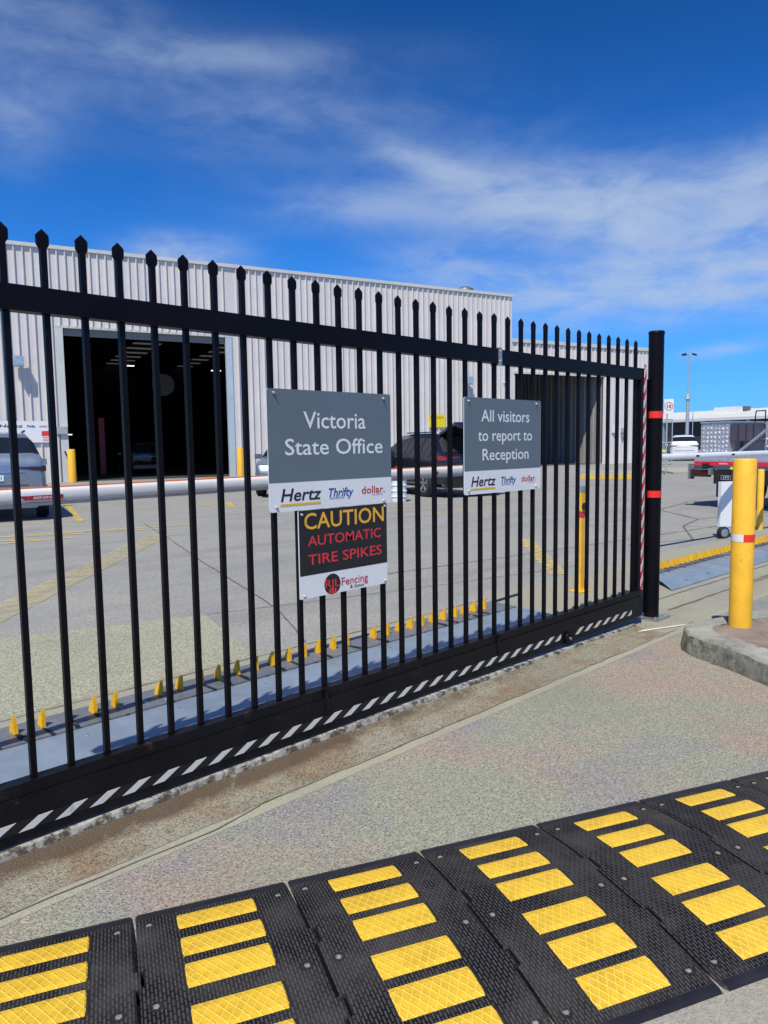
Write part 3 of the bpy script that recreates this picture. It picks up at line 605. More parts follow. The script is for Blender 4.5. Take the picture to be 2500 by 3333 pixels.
# ------------------------------------------------------------------ tyre spike strips
def spike_strip(label, x0l, x0h, x1, ya, yb, yc, yd, ys, xs, rz=0.0, loc=(0, 0, 0)):
    """ya front edge, yb plate seam, yc back edge of the housing, yd toe; left end cut from x0l (front) to x0h (back)"""
    t = thing("tire_spike_strip", label, "spike strip", loc, rz, 'tire spike strips across the lanes')
    h1, h2 = .045, .052
    lx = lambda y: x0l + (x0h - x0l) * (y - ya) / (yd - ya)
    bm = bmesh.new()
    pr = [(ya, .006), (ya + .02, .014), (ya + .16, h1 - .004), (yb - .004, h1)]
    rows = [(bm.verts.new((lx(y), y, z)), bm.verts.new((x1, y, z))) for y, z in pr]
    for a, b in zip(rows, rows[1:]): bm.faces.new((a[0], a[1], b[1], b[0]))
    obj("ramp_plate", bm, M['steel'], t)
    bm = bmesh.new()
    pr = [(yb, h1 - .004), (yb + .002, h2), (ys + .105, h2 + .004), (ys + .125, h2 - .020), (yc, h2 - .030), (yd, .004)]
    rows = [(bm.verts.new((lx(y), y, z)), bm.verts.new((x1, y, z))) for y, z in pr]
    for i, (a, b) in enumerate(zip(rows, rows[1:])):
        f = bm.faces.new((a[0], a[1], b[1], b[0])); f.material_index = 1 if i == 2 else 0
    obj("housing", bm, [M['housing'], M['gap']], t)
    bm = bmesh.new()
    seams = [x for x in (-.15, .87, 2.46, 3.56) if lx(yb) < x < x1] if ya > .35 else [7.4, 8.9]
    for x in seams:
        box(bm, x - .004, x + .004, yb + .004, ys + .10, h2 - .002, h2 + .0055)
    if seams: obj("module_joint", bm, M['bolt'], t)
    # spike: fin plate across the strip, upright edge to the front
    first = None
    bmf = bmesh.new(); prof = [(-.030, 0), (-.026, .050), (-.021, .088), (-.008, .072), (.010, .054), (.027, .028), (.036, 0)]
    w = .0085
    a = [bmf.verts.new((-w, y, z)) for y, z in prof]; b = [bmf.verts.new((w, y, z)) for y, z in prof]
    bmf.faces.new(a); bmf.faces.new(list(reversed(b)))
    for i in range(len(prof)):
        j = (i + 1) % len(prof); bmf.faces.new((a[i], a[j], b[j], b[i]))
    bmesh.ops.recalc_face_normals(bmf, faces=bmf.faces[:])
    first = obj("spike", bmf, M['spike'], t)
    slot = obj("slot", B(-.011, .011, -.150, -.026, .0, .0015), M['gap'], first)
    for i, x in enumerate(xs):
        s = first if i == 0 else copy_tree(first, t)
        s.location = (x + random.uniform(-.006, .006), ys, h2 + .0005); s.rotation_euler = (R(random.uniform(-5, 3)), R(random.uniform(-3, 3)), R(random.uniform(-6, 6)))
    bb = bmesh.new(); lathe(bb, [(.014, 0), (.014, .003), (.009, .007), (.002, .009)], n=12); bo = obj("bolt", bb, M['bolt'], t, smooth=True)
    k = 0
    for x in [lx(yb) + .12 + .51 * i for i in range(int((x1 - lx(yb)) / .51))]:
        for dy, z in ((-.10, h1 - .006), (-.32, .031), (.05, h2)):
            q = bo if k == 0 else copy_tree(bo, t); k += 1; q.location = (x + random.uniform(-.02, .02), yb + dy, z + .0005)
    return t
xs1 = [.247 + .1225 * k for k in range(-6, 30) if abs(.247 + .1225 * k - .87) > .06 and abs(.247 + .1225 * k - 2.46) > .06]
spike_strip("long grey spike strip with yellow fins lying right behind the sliding gate", -2.2, -2.2, 4.06, .38, .885, 1.225, 1.275, 1.030, xs1)
xs2 = [6.30 + .115 * k for k in range(34)]
spike_strip("second spike strip with a sloped end lying to the right of the black post", 5.72, 6.36, 10.4, .333, .74, 1.00, 1.05, .84, xs2, R(-1.6), (0, .165, 0))

# ------------------------------------------------------------------ speed hump
ANG = R(-23.2); HO = Vector((0, -.567, 0))
hump = thing("speed_hump", "black rubber speed hump with rows of yellow diamond-pattern pads", "speed hump", HO, ANG)
PW = [0, .012, .05, .12, .20, .28, .34, .40, .48, .54, .60, .68, .76, .83, .868, .88]
def hz(w):
    a = min(w, .88 - w)
    return .006 + .036 * math.sin(min(1, a / .36) * math.pi / 2) ** .9 if a > .004 else .004
MODP = .462
def hump_module():
    bm = bmesh.new(); n = 60; rows = []
    def jog(w): return .013 if (.30 < w < .365 or .575 < w < .64) else 0
    ws = sorted(set([i * .88 / n for i in range(n + 1)] + [.2999, .3001, .3649, .3651, .5749, .5751, .6399, .6401]))
    for w in ws:
        z = hz(w); j = jog(w)
        rows.append([bm.verts.new((x, -w, z)) for x in (.0045 + j, .012 + j, MODP - .012 + j, MODP - .0045 + j)])
        rows[-1][0].co.z -= .005; rows[-1][3].co.z -= .005
        rows[-1].insert(0, bm.verts.new((.0045 + j, -w, 0))); rows[-1].append(bm.verts.new((MODP - .0045 + j, -w, 0)))
    for a, b in zip(rows, rows[1:]):
        for i in range(5):
            f = bm.faces.new((a[i], b[i], b[i + 1], a[i + 1])); w = -a[1].co.y
            if w < .040 or w > .842 or i in (0, 4): f.material_index = 1
    bm.faces.new([v for v in rows[0]]); bm.faces.new(list(reversed(rows[-1])))
    bmesh.ops.recalc_face_normals(bm, faces=bm.faces[:])
    return bm
mod = obj("rubber_module", hump_module(), [M['rubber'], M['smoothrubber']], hump)
def curved_pad(x0, x1, w0, w1, off):
    bm = bmesh.new(); rows = []; n = 6
    for i in range(n + 1):
        w = w0 + (w1 - w0) * i / n; z = hz(w) + off; e = .004
        zz = z - .003 if i in (0, n) else z
        rows.append([bm.verts.new((x, -w, q)) for x, q in ((x0, zz - .003), (x0 + e, zz), (x1 - e, zz), (x1, zz - .003))])
    for a, b in zip(rows, rows[1:]):
        for i in range(3): bm.faces.new((a[i], b[i], b[i + 1], a[i + 1]))
    bmesh.ops.recalc_face_normals(bm, faces=bm.faces[:])
    if bm.faces[:][0].normal.z < 0: bmesh.ops.reverse_faces(bm, faces=bm.faces[:])
    return bm
for w0, w1 in ((.070, .152), (.200, .286), (.318, .410), (.472, .566), (.598, .696), (.726, .822)):
    obj("border", curved_pad(.108, .352, w0 - .010, w1 + .010, .0012), M['bore'], mod)
    obj("yellow_pad", curved_pad(.117, .343, w0, w1, .004), M['pad'], mod)
for w in (.09, .442, .80):
    for x in (.040, MODP - .046):
        bm = bmesh.new(); lathe(bm, [(.0175, hz(w) - .01), (.0175, hz(w) + .0008), (.0125, hz(w) + .0008), (.0118, hz(w) - .006)], (x, -w, 0), n=16)
        obj("bolt_recess", bm, M['bore'], mod, smooth=True)
        bm = bmesh.new(); cyl(bm, (x, -w, hz(w) - .008), (x, -w, hz(w) + .0006), .0085, n=6); obj("bolt", bm, M['rustbolt'], mod)
for k in range(-3, 8):
    q = mod if k == -3 else copy_tree(mod, hump)
    q.location = (.077 + MODP * k, 0, 0)

# ------------------------------------------------------------------ kerb island and yellow posts
isl = thing("kerb_island", "weathered raised concrete kerb island around the big yellow bollard", "kerb")
nose = [(4.60, -.63), (4.35, -.545), (4.15, -.485), (4.03, -.50), (3.93, -.545), (3.84, -.62), (3.78, -.72), (3.72, -.86), (3.64, -1.02), (3.52, -1.22), (3.25, -1.62), (2.95, -2.1), (2.7, -2.6), (2.6, -3.2), (9, -3.2), (9, -1.75), (6.5, -1.15)]
H = .14
def ring_inset(pts, d):
    out = []; n = len(pts); area = sum(pts[i][0] * pts[(i + 1) % n][1] - pts[(i + 1) % n][0] * pts[i][1] for i in range(n)); sgn = 1 if area > 0 else -1
    for i in range(n):
        a, b, c = Vector(pts[i - 1]), Vector(pts[i]), Vector(pts[(i + 1) % n])
        d1 = (b - a).normalized(); d2 = (c - b).normalized(); nn = (Vector((-d1.y, d1.x)) + Vector((-d2.y, d2.x))).normalized() * sgn
        out.append(tuple(b + nn * d / max(.5, nn.dot(Vector((-d1.y, d1.x)) * sgn))))
    return out
o0, o1, o2, o3 = nose, ring_inset(nose, .014), ring_inset(nose, .030), ring_inset(nose, .19)
bm = bmesh.new()
def sub(pts, k=4): return [(a[0] + (b[0] - a[0]) * i / k, a[1] + (b[1] - a[1]) * i / k) for a, b in zip(pts, pts[1:] + pts[:1]) for i in range(k)]
loops = []
for pts, z in ((o0, 0), (o1, .122), (o2, H), (o3, H)):
    loops.append([bm.verts.new((x + random.uniform(-.006, .006), y + random.uniform(-.006, .006), z + (random.uniform(-.006, .004) if z else 0))) for x, y in sub(pts)])
for k, (a, b) in enumerate(zip(loops, loops[1:])):
    for i in range(len(a)):
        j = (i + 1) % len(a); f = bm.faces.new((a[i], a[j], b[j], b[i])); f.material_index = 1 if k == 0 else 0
bmesh.ops.recalc_face_normals(bm, faces=bm.faces[:])
obj("kerb", bm, [M['concrete'], M['kerbside']], isl, smooth=True)
bm = bmesh.new(); f = bm.faces.new([bm.verts.new((x, y, H - .004)) for x, y in ring_inset(nose, .17)]); f.normal_update()
if f.normal.z < 0: f.normal_flip()
obj("fill", bm, M['islandfill'], isl)
GB = 'yellow bollards around the yard'
def bollard(name, label, loc, r, h, band=True, group=None):
    t = thing(name, label, "bollard", loc, 0, group)
    bm = bmesh.new(); lathe(bm, [(r, 0), (r, h - r * .12), (r * .96, h - r * .05), (r * .86, h)], n=28); obj("pipe", bm, M['yellow'], t, smooth=True)
    if band:
        n = 28; z0, z1 = band
        for nm, mt_, a0, a1 in (("white_band", 'tapewhite', R(95), R(203)), ("red_band", 'tapered', R(203), R(300))):
            bm = bmesh.new(); k = 10; pr = None
            for i in range(k + 1):
                a = a0 + (a1 - a0) * i / k; rr = r + .0012; v = (bm.verts.new((rr * math.cos(a), rr * math.sin(a), z0)), bm.verts.new((rr * math.cos(a), rr * math.sin(a), z1)))
                if pr: bm.faces.new((pr[0], v[0], v[1], pr[1]))
                pr = v
            obj(nm, bm, M[mt_], t, smooth=True)
    return t
bollard("yellow_bollard", "thick yellow bollard with a white and red band standing on the kerb island", (4.276, -.792, H - .01), .072, 1.135, (.585, .635), GB)
bollard("yellow_bollard", "thin yellow bollard standing beside the truck's rear tray", (11.17, 1.42, 0), .048, .935, None, GB)
st = thing("beam_stand", "slim yellow sensor stand with round grey lens seen through the gate", "post", (5.15, .953, 0))
obj("pole", B(-.028, .028, -.028, .028, .012, .70), M['yellow'], st, bevel=.004)
bm = B(-.075, .075, -.065, .065, .003, .014)
for x in (-.055, .055): cyl(bm, (x, -.045, .014), (x, -.045, .024), .009, n=6)
obj("base_plate", bm, M['yellow'], st)
obj("collar", B(-.031, .031, -.031, .031, .70, .755), M['redbox'], st)
hd = obj("sensor_head", B(-.036, .036, -.032, .032, .755, .97), M['yellow'], st, bevel=.006)
bm = bmesh.new(); lathe(bm, [(.034, 0), (.034, .012), (.028, .016), (.004, .018)], n=20); bm.transform(Matrix.Translation((0, -.032, .80)) @ Matrix.Rotation(R(90), 4, 'X')); obj("lens", bm, M['glass'], hd, smooth=True)
obj("cap", B(-.038, .038, -.034, .034, .935, .985), M['steel'], hd)

# ------------------------------------------------------------------ boom barriers
def boom(label, a, b, z, hh, dd, brand=False, tip=None):
    a, b = Vector((*a, z)), Vector((*b, z)); d = b - a; L_ = d.length
    t = thing("boom_barrier", label, "boom barrier", (a.x, a.y, 0), math.atan2(d.y, d.x), 'boom barriers behind the gate')
    bm = bmesh.new(); n = 20; x0, x1 = 0, L_
    def loop(x): return [bm.verts.new((x, dd * .5 * math.copysign(abs(math.cos(2 * math.pi * i / n)) ** .7, math.cos(2 * math.pi * i / n)), z + hh * .5 * math.copysign(abs(math.sin(2 * math.pi * i / n)) ** .8, math.sin(2 * math.pi * i / n)))) for i in range(n)]
    p, q = loop(x0), loop(x1)
    for i in range(n): bm.faces.new((p[i], p[(i + 1) % n], q[(i + 1) % n], q[i]))
    bm.faces.new(p); bm.faces.new(list(reversed(q))); bmesh.ops.recalc_face_normals(bm, faces=bm.faces[:])
    arm = obj("arm", bm, M['arm'], t, smooth=True)
    return t, arm, L_
t, arm, L_ = boom("long white boom barrier arm with an orange top edge behind the gate", (-2.4, .43), (4.0, .93), 1.195, .066, .050)
obj("edge_strip", B(.25, L_ - .02, -.007, .007, 1.2265, 1.2335), M['orange'], arm)
obj("lower_profile", B(.25, L_ - .02, -.0235, .0235, 1.155, 1.168), M['armgrey'], arm)
obj("cabinet", B(-.55, .05, -.18, .18, .005, 1.12), M['cabinet'], t, bevel=.02)
for xx, w in ((2.60, .185), (5.36, .10)):
    obj("brand_label", B(xx + .04, xx + w, -.0262, -.0252, 1.180, 1.199), M['red'], arm)
    if xx < 5: text("lettering", "BENINCA", arm, M['white'], xx + .060, xx + w - .012, 1.1845, .010, -.0266, 0, .02)
bm = bmesh.new(); xx = 2.60; f = bm.faces.new([bm.verts.new(p) for p in ((xx, -.0262, 1.199), (xx + .028, -.0262, 1.180), (xx + .038, -.0262, 1.180), (xx + .038, -.0262, 1.199))]); obj("brand_mark", bm, M['red'], arm)
t, arm2, L_ = boom("round white boom barrier arm with dark clips to the right of the black post", (13.4, .76), (7.42, 1.425), 1.195, .078, .078)
for k, xx in enumerate((1.0, 2.92, 4.02, 4.92, L_ - .10)):
    obj("clip", cyl(bmesh.new(), (xx, 0, 1.195), (xx + .08, 0, 1.195), .0405, n=20), M['blackp'] if k in (1, 2, 3) else M['armgrey'], arm2, smooth=True)
obj("end_cap", B(L_, L_ + .02, -.025, .025, 1.17, 1.22), M['blackp'], arm2)
obj("cabinet", B(-.45, .05, -.2, .2, .005, 1.25), M['cabinet'], t, bevel=.02)

# ------------------------------------------------------------------ buildings
P = (17.858, 27.383, 0); BA = R(-15.64)
wh = thing("warehouse", "tall pale grey ribbed steel warehouse with a large open roller door", "building", P, BA)
def ribbed(bm, x0, x1, z0, z1, y=0.0, pitch=.32, rw=.034, rd=.075, y_of=None):
    xs = []; n0 = math.ceil((x0 + .05) / pitch); n1 = math.floor((x1 - .05) / pitch)
    xs.append((x0, y))
    for k in range(n0, n1 + 1):
        c = k * pitch
        xs += [(c - rw, y), (c - rw * .6, y - rd), (c + rw * .6, y - rd), (c + rw, y)]
    xs.append((x1, y))
    xs = [p for p in xs if x0 <= p[0] <= x1]
    lo = [bm.verts.new((a, b, z0)) for a, b in xs]; hi = [bm.verts.new((a, b, z1)) for a, b in xs]
    for i in range(len(xs) - 1): bm.faces.new((lo[i], lo[i + 1], hi[i + 1], hi[i]))
DX0, DX1, DZ, RZ = -6.95, .05, 6.46, 9.72
bm = bmesh.new(); ribbed(bm, -22, DX0 - .30, -.2, RZ); ribbed(bm, DX0 - .30, DX1 + .30, DZ + .12, RZ); ribbed(bm, DX1 + .30, 16.82, -.2, RZ)
obj("front_cladding", bm, M['clad'], wh)
bm = bmesh.new(); box(bm, 16.82, 16.90, .0, 44.2, -.2, RZ); box(bm, -22, -21.9, .02, 44.2, -.2, RZ)
obj("side_wall", bm, M['clad'], wh)
obj("roof_flashing", B(-22.05, 16.95, -.10, .12, RZ, RZ + .15), M['trim'], wh)
bm = bmesh.new(); box(bm, DX0 - .30, DX0, -.05, .10, -.02, DZ + .05); obj("door_frame", bm, M['trim'], wh)
bm = bmesh.new(); box(bm, DX1, DX1 + .30, -.05, .10, -.02, DZ + .05); obj("door_frame", bm, M['jamb'], wh)
obj("door_header", B(DX0 - .30, DX1 + .30, -.055, .10, DZ + .05, DZ + .16), M['trim'], wh)
bm = bmesh.new()
for i in range(4): box(bm, DX0, DX1, .11 + .01 * (i % 2), .16, DZ - .25 + i * .075, DZ - .18 + i * .075)
obj("roller_shutter", bm, M['shutter'], wh)
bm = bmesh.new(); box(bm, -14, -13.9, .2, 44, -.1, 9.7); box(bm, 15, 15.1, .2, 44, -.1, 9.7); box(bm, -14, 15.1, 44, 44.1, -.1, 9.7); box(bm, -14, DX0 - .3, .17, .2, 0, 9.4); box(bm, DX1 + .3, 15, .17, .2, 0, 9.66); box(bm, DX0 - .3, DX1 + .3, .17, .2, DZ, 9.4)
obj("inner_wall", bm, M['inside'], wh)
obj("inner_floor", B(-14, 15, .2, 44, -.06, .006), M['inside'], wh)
RY = [(.12, 26.1)]
bm = bmesh.new(); sky_rows = [(.4, 2.6), (7.2, 8.8)]
edges = [-22, -5.2, -3.4, .2, 1.6, 16.9]
for a, b in ((-22, .4), (2.6, 7.2), (8.8, 16.9)): box(bm, a, b, .12, 44.2, RZ - .06, RZ + .04)
for a, b in sky_rows:
    for y in range(2, 44, 3): box(bm, a, b, y - 1.7 if y > 2 else .12, y, RZ - .06, RZ + .04)
obj("roof", bm, M['roof'], wh)
bm = bmesh.new()
for k in range(1, 15): box(bm, -14, 15, k * 3.0 - .08, k * 3.0 + .08, 9.42, RZ - .07)
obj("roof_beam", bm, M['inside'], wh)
sk = M['skylight']; nt = sk.node_tree; tr = nt.nodes.new("ShaderNodeBsdfTranslucent"); tr.inputs[0].default_value = (.045, .045, .042, 1); nt.links.new(tr.outputs[0], nt.nodes["Material Output"].inputs[0])
for a, b in sky_rows:
    bm = bmesh.new(); f = bm.faces.new([bm.verts.new(p) for p in ((a, .13, RZ - .03), (b, .13, RZ - .03), (b, 44, RZ - .03), (a, 44, RZ - .03))]); obj("skylight", bm, sk, wh)
for x, y, z, l in ((-7.2, 4, 6.4, .55), (-8.2, 9.5, 6.3, .5), (-2.2, 12, 6.3, .4), (.65, 3.5, 5.3, .35), (-8.6, 7, 2.15, .8), (-8.2, 7.5, 2.15, .4), (-6.3, 8, 2.15, .6)):
    obj("light_tube", B(x - l, x + l * .4, y, y + .08, z, z + .05), M['lamp'], wh)
for x, y, z in ((-8.3, 9.6, 5.6), (-1.0, 9, 5.0)):
    bm = bmesh.new(); cyl(bm, (x, y, z), (x, y + .3, z), .62, n=28); f = obj("wall_fan", bm, M['shutter'], wh)
bm = bmesh.new(); box(bm, -4.6, -4.3, 9, 9.3, 0, 3.1); obj("hoist_post", bm, M['redbox'], wh)
bm = bmesh.new(); box(bm, -11, -9.2, 8, 9, 0, 2.4); box(bm, -7.8, -6.6, 9, 9.8, 0, 1.9); obj("shelving", bm, M['shutter'], wh)
bm = bmesh.new(); lathe(bm, [(.40, RZ + .14), (.40, RZ + .42), (.55, RZ + .46), (.50, RZ + .62), (.25, RZ + .74), (.03, RZ + .77)], (14.9, 1.8, 0), n=20); obj("roof_vent", bm, M['wire'], wh, smooth=True)
bm = bmesh.new(); cyl(bm, (-7.32, -.07, 0), (-7.32, -.07, 2.2), .035, n=10); box(bm, -7.42, -6.98, -.16, -.05, 2.05, 2.36); obj("conduit_box", bm, M['fixture'], wh)
bm = bmesh.new(); cyl(bm, (-7.05, -.12, 1.1), (-6.96, -.30, .6), .025, n=8); cyl(bm, (-7.12, -.05, 1.32), (-7.05, -.12, 1.1), .03, n=8); obj("tap", bm, M['blackp'], wh)

ax = thing("annex", "lower pale ribbed steel annex with a dark open bay behind the gate's end", "building", P, BA)
AX0, AX1, AZ, AR = 17.15, 24.1, 5.42, 7.20
A1 = 28.6
bm = bmesh.new(); ribbed(bm, 16.92, AX0, -.2, AR, .02); ribbed(bm, AX0, AX1, AZ + .1, AR, .02); ribbed(bm, AX1, A1, -.2, AR, .02)
obj("front_cladding", bm, M['clad'], ax)
obj("roof_flashing", B(16.92, A1 + .05, -.08, .14, AR, AR + .2), M['trim'], ax)
obj("bay_header", B(AX0 - .1, AX1 + .05, -.04, .09, AZ, AZ + .12), M['trim'], ax)
bm = bmesh.new(); box(bm, A1 - .08, A1, .03, 14, -.2, AR); obj("side_wall", bm, M['clad'], ax)
bm = bmesh.new(); n = 40
pr = []   # ribbed right-hand wall of the bay, caught by the sun near the door
for i in range(30):
    y = .12 + i * .4; pr += [(AX1 + .02, y), (AX1 + .02, y + .28), (AX1 - .03, y + .31), (AX1 - .03, y + .37)]
lo = [bm.verts.new((x, y, -.1)) for x, y in pr]; hi = [bm.verts.new((x, y, AR - .1)) for x, y in pr]
for i in range(len(pr) - 1): bm.faces.new((lo[i], hi[i], hi[i + 1], lo[i + 1]))
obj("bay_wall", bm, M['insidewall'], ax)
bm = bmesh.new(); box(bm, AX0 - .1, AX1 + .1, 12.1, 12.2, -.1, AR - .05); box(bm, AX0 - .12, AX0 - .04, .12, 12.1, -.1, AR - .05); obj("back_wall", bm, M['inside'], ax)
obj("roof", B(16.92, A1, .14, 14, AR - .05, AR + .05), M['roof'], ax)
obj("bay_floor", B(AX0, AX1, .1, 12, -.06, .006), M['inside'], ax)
bm = bmesh.new(); box(bm, 20.6, 20.85, 4.0, 4.2, 0, 3.6); box(bm, 20.0, 20.25, 4.0, 4.2, 3.2, 4.2); obj("hoist_post", bm, M['redbox'], ax)
bm = bmesh.new(); box(bm, 24.85, 25.15, -.14, -.04, 1.95, 2.42); obj("meter_box", bm, M['white'], ax)
bm = bmesh.new(); box(bm, 25.6, 25.8, -.22, -.04, 1.95, 2.25); cyl(bm, (25.7, -.12, 1.7), (25.7, -.12, 1.95), .06, n=8); obj("hose_tap", bm, M['fixture'], ax)

def on_wall(u, dy, z):
    c, s = math.cos(BA), math.sin(BA); return (P[0] + u * c - dy * s, P[1] + u * s + dy * c, z)
# wall floodlights
def floodlight(label, u, z, w=.32):
    t = thing("floodlight", label, "floodlight", on_wall(u, -.04, z), BA, 'floodlights on the warehouse wall')
    obj("bracket", B(-.04, .04, -.30, 0, .06, .14), M['fixture'], t)
    bm = B(-w / 2, w / 2, -.52, -.16, -.20, .22); obj("housing", bm, M['fixture'], t, bevel=.03)
    obj("lens", B(-w / 2 + .04, w / 2 - .04, -.530, -.521, -.16, .17), M['headlight'], t)
floodlight("grey floodlight high on the warehouse wall left of the roller door", -8.72, 5.0, .42)
floodlight("grey floodlight on the warehouse wall above the grey visitor sign", 13.55, 4.85, .5)
t = thing("wall_camera", "small dome camera on the warehouse corner beside the annex bay", "camera", on_wall(16.3, -.03, 4.78), BA)
obj("arm", B(-.05, .05, -.35, 0, .05, .13), M['white'], t); bm = bmesh.new(); lathe(bm, [(.13, .05), (.13, -.05), (.09, -.15), (.02, -.18)], (0, -.32, 0), n=16); obj("dome", bm, M['white'], t, smooth=True)
# wall signs
t = thing("rental_sign", "wide white and red sign on the warehouse wall above the silver car", "sign", on_wall(0, -.085, 0), BA)
obj("panel", B(-11.2, -7.64, -.012, 0, 1.70, 2.60), M['white'], t)
obj("red_field", B(-7.98, -7.645, -.016, -.013, 1.97, 2.18), M['redbright'], t)
text("lettering", "Hertz", t, M['navy'], -9.55, -8.66, 2.33, .12, -.018, .2, .015)
text("lettering", "Thrifty", t, M['blue'], -8.53, -8.20, 2.335, .09, -.018, .2, .03)
text("lettering", "dollar.", t, M['red'], -8.05, -7.73, 2.335, .09, -.018, 0, .01)
for zz in (1.90, 1.83, 1.76): obj("text_line", B(-7.95, -7.70, -.016, -.013, zz, zz + .025), M['redbright'], t)
t = thing("yellow_notice", "small yellow notice on the warehouse wall above the dark car's roof", "sign", on_wall(0, -.085, 0), BA)
obj("panel", B(11.17, 12.22, -.012, 0, 2.31, 3.01), M['signyellow'], t)
text("lettering", "FIRST POINT", t, M['navy'], 11.27, 12.12, 2.78, .12, -.014)
# door bollards
bollard("yellow_bollard", "worn yellow bollard at the left side of the roller door", (*on_wall(-6.93, -.75, 0)[:2], 0), .16, 1.40, None, GB)
bollard("yellow_bollard", "scuffed yellow bollard at the right side of the roller door", (*on_wall(.36, -.75, 0)[:2], 0), .135, 1.36, None, GB)
# bay kerb
t = thing("yellow_kerb", "low kerb with yellow painted face in front of the annex", "kerb")
d = Vector((1.06, -1.9)).normalized(); a = Vector((23.45, 11.9)); e = Vector((24.60, 9.82)); nrm = Vector((.90, .44))
bm = prism(bmesh.new(), [a, e, e + nrm * .3, a + nrm * .3], 0, .15); obj("kerb_face", bm, M['kerbyellow'], t)
bm = prism(bmesh.new(), [a + nrm * .3, e + nrm * .3, e + nrm * 5.5, a + nrm * 5.5], 0, .145); obj("path_slab", bm, M['path'], t)

# ------------------------------------------------------------------ cars
def wheel_bm(r, w):
    bm = bmesh.new(); lathe(bm, [(r * .62, -w / 2), (r * .93, -w / 2), (r, -w * .3), (r, w * .3), (r * .93, w / 2), (r * .62, w / 2)], axis='Y', n=28); return bm
def rim_bm(r, w, s):
    bm = bmesh.new(); y = s * w * .53
    ro = r * .64
    lathe(bm, [(ro, y - s * .06), (ro, y), (ro * .92, y), (ro * .9, y - s * .05)], axis='Y', n=24)
    for k in range(5):
        a = 2 * math.pi * k / 5 + .3
        for da in (-.13, .13):
            p = Vector((math.cos(a + da * .4) * .04, y - s * .015, math.sin(a + da * .4) * .04)); q = Vector((math.cos(a + da) * ro * .93, y - s * .01, math.sin(a + da) * ro * .93)); cyl(bm, p, q, .020, .016, n=6)
    cyl(bm, (0, y - s * .05, 0), (0, y, 0), .05, n=12)
    return bm
